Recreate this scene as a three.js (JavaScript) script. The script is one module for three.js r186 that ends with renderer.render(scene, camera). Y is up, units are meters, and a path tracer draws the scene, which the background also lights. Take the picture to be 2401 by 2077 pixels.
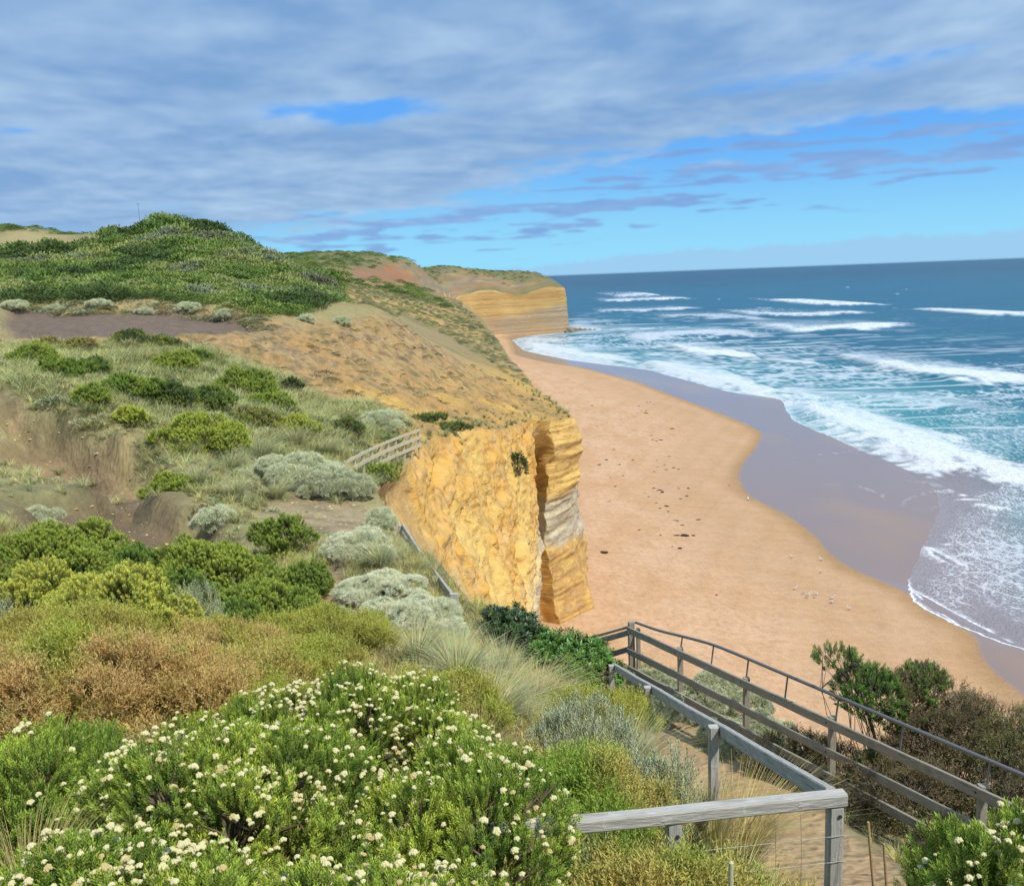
import * as THREE from 'three';
import { mergeGeometries } from 'three/addons/utils/BufferGeometryUtils.js';

// ------------------------------------------------------------------ camera, sky, sun, exposure
const scene = new THREE.Scene();
const camera = new THREE.PerspectiveCamera(50, 1024 / 885, 0.1, 150000);
camera.rotation.order = 'YXZ';
camera.position.set(0, 45, 0);
camera.rotation.set(THREE.MathUtils.degToRad(-9.9), 0, THREE.MathUtils.degToRad(-2.15));
scene.add(camera);

const renderer = new THREE.WebGLRenderer({ antialias: true });
renderer.setSize(1024, 885);
renderer.toneMapping = THREE.LinearToneMapping;
renderer.toneMappingExposure = 1.22;
renderer.shadowMap.enabled = true;

const SUN_DIR = new THREE.Vector3(0.42, 0.80, 0.42).normalize();
const sun = new THREE.DirectionalLight(new THREE.Color(1.0, 0.955, 0.87), 3.3);
sun.name = 'sun';
sun.position.copy(SUN_DIR).multiplyScalar(300).add(new THREE.Vector3(0, 30, -100));
sun.target.position.set(0, 30, -100);
sun.castShadow = true;
sun.shadow.radius = 3;
sun.shadow.mapSize.set(4096, 4096);
Object.assign(sun.shadow.camera, { left: -250, right: 250, top: 250, bottom: -250, near: 1, far: 800 });
scene.add(sun, sun.target);

// ------------------------------------------------------------------ numbers and noise
function rng(seed) {
  let s = seed >>> 0;
  return () => { s = (s + 0x6d2b79f5) | 0; let t = Math.imul(s ^ (s >>> 15), 1 | s); t = (t + Math.imul(t ^ (t >>> 7), 61 | t)) ^ t; return ((t ^ (t >>> 14)) >>> 0) / 4294967296; };
}
const PERM = new Uint8Array(512);
{ const r = rng(77), p = [...Array(256).keys()]; for (let i = 255; i > 0; i--) { const j = Math.floor(r() * (i + 1)); [p[i], p[j]] = [p[j], p[i]]; } for (let i = 0; i < 512; i++) PERM[i] = p[i & 255]; }
function grad(h, x, y, z) { h &= 15; const u = h < 8 ? x : y, v = h < 4 ? y : h === 12 || h === 14 ? x : z; return ((h & 1) ? -u : u) + ((h & 2) ? -v : v); }
function noise(x, y, z) {
  const X0 = Math.floor(x), Y0 = Math.floor(y), Z0 = Math.floor(z), X = X0 & 255, Y = Y0 & 255, Z = Z0 & 255;
  x -= X0; y -= Y0; z -= Z0;
  const u = x * x * x * (x * (x * 6 - 15) + 10), v = y * y * y * (y * (y * 6 - 15) + 10), w = z * z * z * (z * (z * 6 - 15) + 10);
  const A = PERM[X] + Y, AA = PERM[A] + Z, AB = PERM[A + 1] + Z, B = PERM[X + 1] + Y, BA = PERM[B] + Z, BB = PERM[B + 1] + Z;
  const l = (a, b, t) => a + t * (b - a);
  return l(l(l(grad(PERM[AA], x, y, z), grad(PERM[BA], x - 1, y, z), u), l(grad(PERM[AB], x, y - 1, z), grad(PERM[BB], x - 1, y - 1, z), u), v),
    l(l(grad(PERM[AA + 1], x, y, z - 1), grad(PERM[BA + 1], x - 1, y, z - 1), u), l(grad(PERM[AB + 1], x, y - 1, z - 1), grad(PERM[BB + 1], x - 1, y - 1, z - 1), u), v), w);
}
const noise2 = (x, y) => noise(x, y, 3.7);
function fbm(x, y, z, oct = 4) { let s = 0, a = 0.5, f = 1; for (let i = 0; i < oct; i++) { s += a * noise(x * f, y * f, z * f + i * 7.1); a *= 0.5; f *= 2.03; } return s; }
const ridge = (x, y, z, oct = 3) => { let s = 0, a = 0.5, f = 1; for (let i = 0; i < oct; i++) { s += a * (1 - 2 * Math.abs(noise(x * f, y * f, z * f + i * 5.3))); a *= 0.5; f *= 2.1; } return s; };
const clamp = (x, a = 0, b = 1) => Math.min(b, Math.max(a, x));
const mixn = (a, b, t) => a + (b - a) * t;
const sstep = (a, b, x) => { const t = clamp((x - a) / (b - a)); return t * t * (3 - 2 * t); };
const rgb = (hex) => { const c = new THREE.Color(hex); return [c.r, c.g, c.b]; };
const mix3 = (a, b, t) => [a[0] + (b[0] - a[0]) * t, a[1] + (b[1] - a[1]) * t, a[2] + (b[2] - a[2]) * t];
function lookup(list, v) {  // piecewise linear: list of [key, value], keys descending
  if (v >= list[0][0]) return list[0][1];
  for (let i = 1; i < list.length; i++) if (v >= list[i][0]) { const a = list[i - 1], b = list[i]; return a[1] + (b[1] - a[1]) * (a[0] - v) / (a[0] - b[0]); }
  return list[list.length - 1][1];
}

// ------------------------------------------------------------------ sky: blue air with a broken layer of stratocumulus
{
  const W = 4096, Hh = 2048, data = new Float32Array(W * Hh * 4);
  const zen = [0.075, 0.26, 0.80], mid = [0.13, 0.42, 0.97], low = [0.32, 0.74, 1.0];
  const cloudDark = [0.205, 0.38, 0.66], cloudLit = [0.465, 0.65, 0.86];
  for (let row = 0; row < Hh; row++) {
    const up = ((row + 0.5) / Hh - 0.5) * Math.PI, y = Math.sin(up), el = up * 180 / Math.PI;
    for (let col = 0; col < W; col++) {
      const o = (row * W + col) * 4;
      data[o + 3] = 1;
      if (el < -0.3) { data[o] = 0.12; data[o + 1] = 0.22; data[o + 2] = 0.32; continue; }
      const round = ((col + 0.5) / W - 0.5) * 2 * Math.PI, cx = Math.cos(round), cz = Math.sin(round);
      const az = Math.atan2(cx, -cz) * 180 / Math.PI;           // 0 straight ahead (-z), positive to the right
      let c = mix3(mix3(low, mid, sstep(0.3, 9, el)), zen, sstep(6, 55, el));
      // layer of cloud seen from below, flattened towards the horizon
      const k = 1 / (Math.max(y, 0) + 0.055), px = cx * Math.cos(up) * k, pz = cz * Math.cos(up) * k;
      const warp = fbm(px * 0.5 + 5, pz * 0.5, 1.5, 3);
      const big = fbm(px * 0.42 + warp * 0.8, pz * 0.42, 4.2, 4);
      const fine = 0.7 * fbm(px * 1.7 + warp, pz * 1.5 + 3, 9.1, 5) + 0.55 * fbm(px * 5.0 + warp * 2, pz * 3.6, 2.9, 4);
      const edge = lookup([[200, 5.5], [60, 5.6], [28, 6.6], [14, 6.2], [2, 4.8], [-8, 2.8], [-18, 1.6], [-40, 1.4], [-200, 3]], az);
      let cover = sstep(edge - 1.6, edge + 3.2, el) * 0.78 - 0.12;
      // openings in the layer
      const gap = (a, e, wa, we, d) => d * Math.exp(-(((az - a) / wa) ** 2) - ((el - e - 0.02 * (az - a)) / we) ** 2);
      cover -= gap(-9, 9.6, 6.5, 0.75, 0.6) + gap(22, 10.6, 9, 0.8, 0.42) + gap(-25.5, 8.4, 3, 0.8, 0.4) + gap(22, 7.2, 7, 0.7, 0.3) + gap(-19, 4.6, 5, 0.35, 0.35) + gap(-10, 4.0, 4, 0.3, 0.3);
      cover += big * 0.55 + fine * 0.5;
      let a = sstep(0.12, 0.5, cover);
      // wisps under the edge of the layer
      const wz = fbm(az * 0.16 + 3, el * 1.7, 2.2, 5) + 0.3 * noise(az * 0.6, el * 4.0, 8.0);
      const band = Math.exp(-(((el - lookup([[60, 6.2], [28, 6.2], [14, 5.4], [6, 4.4], [0, 3.4], [-10, 2.4], [-30, 1.6], [-200, 1.6]], az)) / 1.9) ** 2));
      const wisp = sstep(0.06, 0.26, wz + band * 0.34 - 0.20) * sstep(0.02, 0.3, band);
      // tufts of a distant bank on the horizon
      const bankTop = lookup([[200, 1.4], [40, 1.55], [28, 1.5], [14, 1.25], [6, 0.9], [0, 0.4], [-12, 0.5], [-40, 1.0], [-200, 1.4]], az) + 0.35 * fbm(az * 0.45, 0.3, 6.6, 5) + 0.12 * noise(az * 2.1, el, 1);
      const bank = sstep(0.16, -0.16, el - bankTop) * 0.85;
      const rim = Math.exp(-(((cover - 0.3) / 0.14) ** 2)), lit = clamp(0.36 + fine * 1.2 + big * 0.8 + 0.3 * rim);
      let cc = mix3(cloudDark, cloudLit, lit);
      cc = mix3(cc, [0.27, 0.42, 0.70], 0.15);
      c = mix3(c, [0.36, 0.60, 0.88], bank * 0.85);
      c = mix3(c, mix3(cc, [0.20, 0.37, 0.76], 0.6), wisp * 0.85);
      c = mix3(c, cc, a * 0.96);
      const ex = 0.80;
      data[o] = c[0] * ex; data[o + 1] = c[1] * ex; data[o + 2] = c[2] * ex;
    }
  }
  const t = new THREE.DataTexture(data, W, Hh, THREE.RGBAFormat, THREE.FloatType);
  t.mapping = THREE.EquirectangularReflectionMapping; t.magFilter = THREE.LinearFilter; t.needsUpdate = true;
  scene.background = t; scene.environment = t;
}
// ------------------------------------------------------------------ surveyed positions, in metres
const GROUND_POINTS = [[0.0,43.3,0.0],[-8.0,42.8,0.0],[8.0,42.6,0.0],[0.0,43.4,3.0],[-6.0,41.7,-3.5],[0.0,41.6,-3.5],[4.5,41.1,-3.5],[9.0,40.3,-3.5],[-5.0,40.9,-6.5],[0.0,40.6,-6.5],[3.0,39.7,-6.2],[3.1,37.9,-11.0],[2.9,36.6,-16.0],[2.2,36.4,-18.5],[4.8,36.95,-13.0],[2.5,36.5,-18.8],[5.6,37.3,-10.5],[6.8,36.9,-13.0],[8.5,35.2,-13.0],[8.5,37.8,-8.0],[5.0,35.3,-17.5],[8.0,33.0,-18.0],[1.2,40.0,-7.0],[1.4,38.7,-11.0],[1.2,37.4,-15.0],[-14.0,41.5,-7.0],[-25.0,43.0,-14.0],[-14.0,43.0,0.0],[12.0,40.0,0.0],[12.0,41.0,4.0],[-20.0,43.5,4.0],[20.0,33.0,-3.0],[16.0,34.0,-10.0],[-5.23,40.69,-9.0],[-3.06,40.04,-10.0],[-1.55,39.62,-11.0],[-5.61,40.02,-12.0],[-1.26,38.79,-15.0],[-0.36,39.32,-12.0],[-8.84,37.53,-22.0],[-11.26,38.34,-21.0],[-4.87,37.52,-20.0],[-4.41,37.98,-21.0],[-3.79,37.98,-24.0],[-1.77,37.99,-18.0],[-7.32,36.94,-41.5],[-8.1,35.3,-45.0],[-7.6,34.8,-51.0],[-6.9,34.45,-56.0],[-6.2,34.2,-60.0],[-10.5,36.0,-50.0],[-4.15,36.68,-32.0],[-1.43,37.6,-21.5],[-0.42,37.53,-19.0],[0.69,37.06,-18.5],[-10.31,37.98,-27.0],[-13.88,38.04,-31.0],[-18.86,38.0,-36.0],[-24.21,40.6,-45.0],[-19.25,39.43,-42.0],[-14.2,38.22,-38.0],[-18.53,37.88,-39.5],[-21.08,38.38,-38.5],[-15.3,38.26,-34.0],[-10.13,37.61,-29.5],[-13.76,38.45,-28.0],[-14.47,38.7,-26.0],[-22.95,38.46,-60.0],[-16.81,37.97,-55.0],[-13.23,36.81,-58.0],[-10.86,36.86,-42.0],[-7.68,36.75,-37.0],[-28.07,40.12,-58.0],[-13.0,37.37,-46.0],[-36.44,40.32,-85.0],[-42.6,40.49,-80.0],[-24.64,39.52,-90.0],[-17.43,37.1,-88.0],[-10.33,34.9,-85.0],[-6.3,32.7,-90.0],[-1.78,30.22,-99.0],[-9.53,35.11,-66.0],[-13.63,36.38,-74.0],[-51.91,41.59,-98.0],[-37.85,41.57,-101.0],[-29.06,41.15,-103.0],[-56.33,43.99,-107.0],[-40.6,43.68,-109.0],[-29.01,41.78,-107.0],[-48.52,44.0,-108.0],[-21.42,40.24,-110.0],[-17.78,41.63,-130.0],[-14.61,40.19,-125.0],[-11.33,36.85,-130.0],[-8.13,34.27,-120.0],[-2.07,30.96,-125.0],[3.5,28.43,-118.0],[8.05,27.34,-117.0],[4.55,27.1,-150.0],[0.05,29.31,-190.0],[-5.24,32.83,-240.0],[-15.34,37.02,-330.0],[-62.99,45.27,-120.0],[-59.45,45.76,-150.0],[-37.72,43.63,-140.0],[-40.3,46.57,-170.0],[-79.07,61.01,-230.0],[-90.67,58.81,-225.0],[-70.3,58.88,-235.0],[-60.99,54.29,-230.0],[-53.14,49.68,-225.0],[-134.24,62.82,-260.0],[-120.26,61.57,-258.0],[-104.03,59.35,-250.0],[-116.86,55.07,-225.0],[-69.87,51.5,-190.0],[-33.54,43.74,-170.0],[-31.26,43.22,-200.0],[-100.0,52.0,-330.0],[-200.0,60.0,-330.0],[-230.0,62.0,-260.0],[-100.0,46.0,-100.0],[-60.0,42.0,-50.0],[-150.0,50.0,-150.0],[-71.11,52.77,-330.0],[-64.72,52.85,-350.0],[-58.65,52.91,-380.0],[-51.92,54.11,-420.0],[-43.8,53.01,-470.0],[-70.0,48.0,-575.0],[-44.72,52.63,-742.0],[-24.24,48.91,-750.0],[-1.31,45.81,-765.0],[22.54,46.11,-775.0],[-46.21,46.54,-330.0],[-38.36,43.37,-430.0],[-62.0,47.0,-500.0],[-33.43,33.96,-620.0],[-9.12,40.07,-742.0],[-31.0,33.0,-450.0],[-36.0,30.0,-600.0],[-34.0,32.0,-520.0],[-40.0,28.0,-685.0],[-26.0,36.5,-380.0],[-27.02,27.94,-697.0],[9.62,31.08,-742.0],[44.73,34.02,-766.0],[-33.17,36.13,-390.0],[-200.0,55.0,-560.0],[-100.0,48.0,-560.0],[-70.0,47.0,-700.0],[-110.0,46.0,-850.0],[-60.0,44.0,-860.0],[-20.0,42.0,-860.0],[20.0,42.0,-840.0],[-300.0,60.0,-1000.0],[-500.0,70.0,-500.0],[0.0,40.0,-1000.0]];
const CLIFF_STATIONS = [[6,[[12.0,36.78],[13.5,30.0],[16.0,22.0],[20.0,10.0],[22.0,1.2]]],[-10,[[10.5,36.07],[12.0,30.0],[14.5,22.0],[18.5,10.0],[20.5,1.2]]],[-17,[[9.0,33.33],[10.5,30.0],[13.0,22.0],[17.0,10.0],[19.0,1.2]]],[-19.2,[[6.5,33.95],[8.0,30.0],[10.5,22.0],[14.5,10.0],[16.5,1.2]]],[-20.2,[[1.2,36.71],[2.7,30.0],[5.2,22.0],[9.2,10.0],[11.2,1.2]]],[-21.5,[[-1.1,37.49],[0.4,30.0],[2.9,22.0],[6.9,10.0],[8.9,1.2]]],[-32,[[-4.05,36.66],[-2.65,30.0],[-0.15,22.0],[3.85,10.0],[5.85,1.2]]],[-45,[[-7.57,35.22],[-6.37,30.0],[-3.87,22.0],[0.13,10.0],[2.13,1.2]]],[-50,[[-6.65,34.57],[-5.15,30.0],[-2.65,22.0],[1.35,10.0],[3.35,1.2]]],[-62,[[-6.16,34.12],[-5.09,28.15],[-1.98,22.79],[4.0,1.2]]],[-80,[[-4.04,32.43],[-1.79,24.4],[0.46,17.59],[3.5,1.2]]],[-95,[[-0.76,30.01],[0.92,23.03],[1.81,16.16],[1.07,9.72],[2.3,1.2]]],[-105,[[1.74,29.05],[2.32,22.96],[2.62,14.86],[1.89,6.58],[3.0,1.2]]],[-107,[[2.11,28.95],[2.42,22.54],[2.78,14.28],[2.05,5.85],[3.2,1.2]]],[-108,[[3.2,28.61],[1.9,26.0],[0.4,20.0],[0.6,12.0],[2.6,7.0],[3.5,1.2]]],[-110.2,[[4.6,28.21],[3.4,25.5],[1.6,20.0],[1.6,12.0],[3.2,7.0],[4.2,1.2]]],[-111.4,[[4.32,28.28],[4.46,25.15],[3.87,19.13],[3.44,14.85],[3.64,11.74],[4.39,6.69],[6.2,1.2]]],[-114.5,[[6.73,27.66],[7.33,25.11],[6.91,20.79],[6.11,18.33],[5.27,14.58],[5.88,10.09],[7.38,5.51],[8.76,0.87]]],[-117,[[8.05,27.34],[8.98,24.93],[8.63,20.84],[7.62,17.69],[6.89,13.86],[7.66,9.27],[9.7,4.56],[10.94,-0.3]]],[-121,[[7.39,27.38],[8.34,24.6],[8.22,20.04],[7.65,12.77],[9.37,3.21],[11.0,0.8]]],[-135,[[6.3,27.24],[7.8,20.0],[9.3,10.0],[11.3,1.5]]],[-150,[[4.55,27.1],[6.05,20.0],[7.55,10.0],[9.55,1.5]]],[-190,[[0.05,29.31],[1.55,20.0],[3.05,10.0],[5.05,1.5]]],[-240,[[-5.24,32.83],[-3.74,20.0],[-2.24,10.0],[-0.24,1.5]]],[-330,[[-15.34,37.02],[-13.84,20.0],[-12.34,10.0],[-10.34,1.5]]],[-450,[[-30.0,31.96],[-28.5,20.0],[-27.0,10.0],[-25.0,1.5]]],[-600,[[-36.0,30.0],[-34.5,20.0],[-33.0,10.0],[-31.0,1.5]]],[-690,[[-40.0,29.04],[-38.5,20.0],[-37.0,10.0],[-35.0,1.5]]],[-700,[[-36.0,31.2],[-35.4,24.0],[-35.0,20.0],[-34.4,12.0],[-33.4,5.0],[-32.0,1.5]]],[-725,[[-13.0,35.11],[-12.4,24.0],[-12.0,20.0],[-11.4,12.0],[-10.4,5.0],[-9.0,1.5]]],[-745,[[15.0,31.76],[15.6,24.0],[16.0,20.0],[16.6,12.0],[17.6,5.0],[19.0,1.5]]],[-763,[[42.0,34.22],[42.6,24.0],[43.0,20.0],[43.6,12.0],[44.6,5.0],[46.0,1.5]]],[-768,[[46.0,34.06],[46.6,24.0],[47.0,20.0],[47.6,12.0],[48.6,5.0],[50.0,1.5]]],[-774,[[47.0,35.14],[47.6,24.0],[48.0,20.0],[48.6,12.0],[49.6,5.0],[51.0,1.5]]],[-786,[[40.0,40.7],[40.6,24.0],[41.0,20.0],[41.6,12.0],[42.6,5.0],[44.0,1.5]]],[-830,[[-10.0,45.81],[-9.4,24.0],[-9.0,20.0],[-8.4,12.0],[-7.4,5.0],[-6.0,1.5]]],[-1000,[[-40.0,41.52],[-39.4,24.0],[-39.0,20.0],[-38.4,12.0],[-37.4,5.0],[-36.0,1.5]]],[-1400,[[-60.0,45.05],[-59.4,24.0],[-59.0,20.0],[-58.4,12.0],[-57.4,5.0],[-56.0,1.5]]]];
const WET_LINE = [[2.4,-680.7],[4.5,-549.8],[20.6,-495.0],[36.0,-461.5],[52.7,-390.0],[63.3,-311.7],[68.4,-273.1],[68.7,-255.4],[61.2,-234.3],[52.5,-213.9],[48.8,-201.0],[46.4,-185.0],[48.5,-174.4],[50.0,-163.9],[50.2,-153.5],[48.9,-142.3],[50.2,-133.4],[53.4,-125.3],[53.4,-114.8],[55.2,-108.7],[52.2,-101.5],[51.7,-91.4]];
const WATER_LINE = [[2.4,-691.5],[9.4,-584.8],[34.2,-504.0],[64.6,-442.8],[81.4,-347.0],[94.0,-327.4],[83.2,-279.1],[84.5,-255.9],[85.5,-225.9],[86.3,-204.7],[85.1,-187.4],[76.6,-166.3],[66.1,-148.3],[54.6,-127.7],[53.0,-121.3],[53.4,-114.8],[54.5,-109.1],[59.0,-104.9]];
const BREAKERS = [[[[160.8,-460.2],[163.7,-429.8],[171.7,-400.9],[181.2,-372.8],[191.4,-351.0],[202.8,-330.8]],17.92,1.0],[[[95.1,-569.9],[102.6,-531.8],[111.3,-520.6],[121.5,-496.0],[129.3,-486.2]],18.82,1],[[[127.2,-469.3],[134.5,-452.4],[144.7,-440.2]],7.13,0.8],[[[65.8,-467.8],[78.1,-428.2],[85.8,-391.8],[93.1,-364.1],[98.6,-340.2]],16.15,0.9],[[[101.8,-348.3],[102.7,-316.8],[104.4,-289.1],[105.9,-265.7],[107.5,-246.5],[113.8,-235.2]],6.72,0.85],[[[95.6,-326.9],[86.0,-283.4],[86.3,-261.5],[87.8,-232.2],[88.9,-211.0],[95.3,-203.0],[105.7,-191.8],[113.2,-182.5]],8.61,0.95],[[[105.9,-332.1],[124.6,-326.4],[138.0,-302.8],[153.8,-281.2]],10.84,0.35],[[[191.3,-749.7],[200.7,-713.6],[206.2,-682.9],[239.3,-686.2],[295.1,-709.2]],32.18,1],[[[212.9,-705.0],[247.0,-708.5],[303.1,-710.7]],17.28,0.7],[[[76.1,-638.9],[96.0,-680.9],[124.1,-699.4],[158.1,-689.7],[182.6,-661.5]],33.74,0.75],[[[370.8,-1308.1],[356.3,-1202.0],[359.1,-1132.3],[392.9,-1128.7],[419.6,-1091.8]],49.68,1],[[[390.2,-894.2],[394.7,-863.4],[387.1,-801.1],[408.3,-802.0],[417.6,-771.4],[435.1,-715.7]],29.47,1],[[[153.4,-1611.8],[226.6,-1600.7],[310.5,-1607.9]],75.64,0.95],[[[105.0,-1170.3],[161.7,-1143.6],[237.2,-1166.3]],38.72,0.8],[[[231.5,-1021.4],[244.7,-939.9],[282.7,-890.9],[346.8,-914.1]],27.21,0.85],[[[153.2,-976.7],[195.6,-961.9],[236.2,-856.1]],31.68,0.6],[[[199.1,-2966.3],[284.6,-2829.9]],181.42,0.9],[[[208.3,-1882.2],[263.2,-1928.3],[312.0,-2125.2]],84.27,0.8],[[[4.1,-679.7],[16.6,-623.7],[41.2,-526.2],[68.8,-489.0]],19.22,0.9],[[[9.6,-592.8],[34.6,-509.9],[61.1,-451.5]],15.05,0.8],[[[87.4,-184.7],[85.9,-176.4],[86.2,-170.4],[87.5,-168.3]],2.5,0.9],[[[66.2,-148.9],[64.9,-142.9],[64.7,-139.0],[66.8,-136.2]],0.73,0.8],[[[54.6,-127.7],[53.0,-121.3],[53.4,-114.8],[54.5,-109.1],[59.0,-104.9]],0.27,1],[[[54.1,-851.1],[61.7,-781.6],[77.8,-800.9]],20.99,0.7]];
const ZONES = {"dark_band":[[-56.6,-107.55],[-52.77,-108.79],[-48.07,-106.94],[-44.18,-108.17],[-39.08,-109.41],[-33.35,-108.79],[-28.9,-106.53],[-25.92,-105.33],[-28.18,-99.67],[-34.82,-96.69],[-40.73,-93.08],[-49.22,-92.72]],"tan_slope":[[-49.67,-93.61],[-40.44,-92.37],[-28.18,-99.67],[-25.52,-105.93],[-21.42,-113.22],[-17.4,-117.61],[-14.64,-125.23],[-12.61,-136.94],[-7.92,-139.3],[-2.27,-140.63],[3.33,-133.59],[7.02,-115.17],[1.38,-103.74],[-2.54,-86.92],[-6.22,-67.24],[-7.58,-74.23],[-11.68,-76.23],[-14.71,-71.73],[-17.4,-77.4],[-22.43,-81.48],[-27.76,-88.08],[-35.85,-89.09],[-39.85,-86.75],[-45.1,-84.8]],"gully":[[-23.88,-44.33],[-22.01,-43.25],[-19.27,-42.03],[-16.78,-40.54],[-14.08,-37.93],[-12.73,-34.03],[-13.7,-33.08],[-15.54,-34.55],[-19.22,-38.73],[-20.51,-38.95],[-21.45,-39.25]],"gully_low":[[-16.86,-31.42],[-15.32,-34.03],[-13.04,-32.7],[-10.48,-30.59],[-8.54,-28.3],[-8.5,-26.18],[-10.21,-25.54],[-11.65,-25.44],[-14.0,-26.99]],"sand_patch":[[-4.97,-22.65],[-4.52,-21.93],[-3.96,-20.37],[-3.8,-19.35],[-4.43,-20.44]],"bare_mid":[[-9.07,-35.49],[-6.84,-36.65],[-4.19,-30.95],[-4.61,-26.48],[-4.13,-21.4],[-3.8,-19.35],[-4.53,-20.37],[-5.67,-23.58],[-7.66,-28.41]],"orange_far":[[-54.96,-322.88],[-52.85,-393.5],[-44.05,-446.12],[-39.22,-415.81],[-36.21,-289.16],[-40.47,-259.94],[-45.31,-265.44]],"hill_scrub":[[-106.37,-204.55],[-96.38,-203.39],[-82.56,-201.46],[-88.01,-218.22],[-77.24,-217.8],[-76.53,-224.1],[-68.99,-230.59],[-62.06,-234.12],[-53.23,-225.39],[-36.52,-185.64],[-32.11,-187.06],[-22.62,-127.39],[-24.78,-112.79],[-28.17,-107.96],[-33.52,-111.3],[-39.73,-111.3],[-47.37,-109.2],[-57.54,-109.41]],"upper_grass":[[-130.99,-253.59],[-116.91,-250.72],[-90.33,-216.97],[-83.01,-202.62],[-97.46,-205.72],[-109.22,-210.07]],"coast_slope":[[-36.52,-185.64],[-36.65,-270.53],[-25.65,-285.33],[-13.76,-294.71],[-5.07,-231.03],[0.03,-183.89],[3.81,-151.46],[-2.53,-160.96],[-11.92,-180.08],[-19.91,-187.06],[-19.58,-124.51],[-30.92,-156.44]],"mid_grass":[[-27.68,-126.66],[-29.41,-187.77],[-21.99,-188.85],[-16.41,-119.19],[-24.78,-112.79]],"valley":[[-45.1,-84.8],[-39.05,-84.96],[-35.2,-87.42],[-27.31,-86.59],[-17.09,-75.94],[-11.47,-74.79],[-7.46,-72.97],[-9.23,-51.72],[-9.19,-35.96],[-8.67,-28.25],[-14.36,-38.44],[-19.33,-42.19],[-24.79,-46.14]],"head_rock":[[-41.89,-422.99],[-46.14,-731.49],[-9.08,-754.1],[22.27,-768.57],[44.77,-767.11],[5.78,-739.89],[-27.51,-709.57],[-23.37,-313.8]]};
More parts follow.
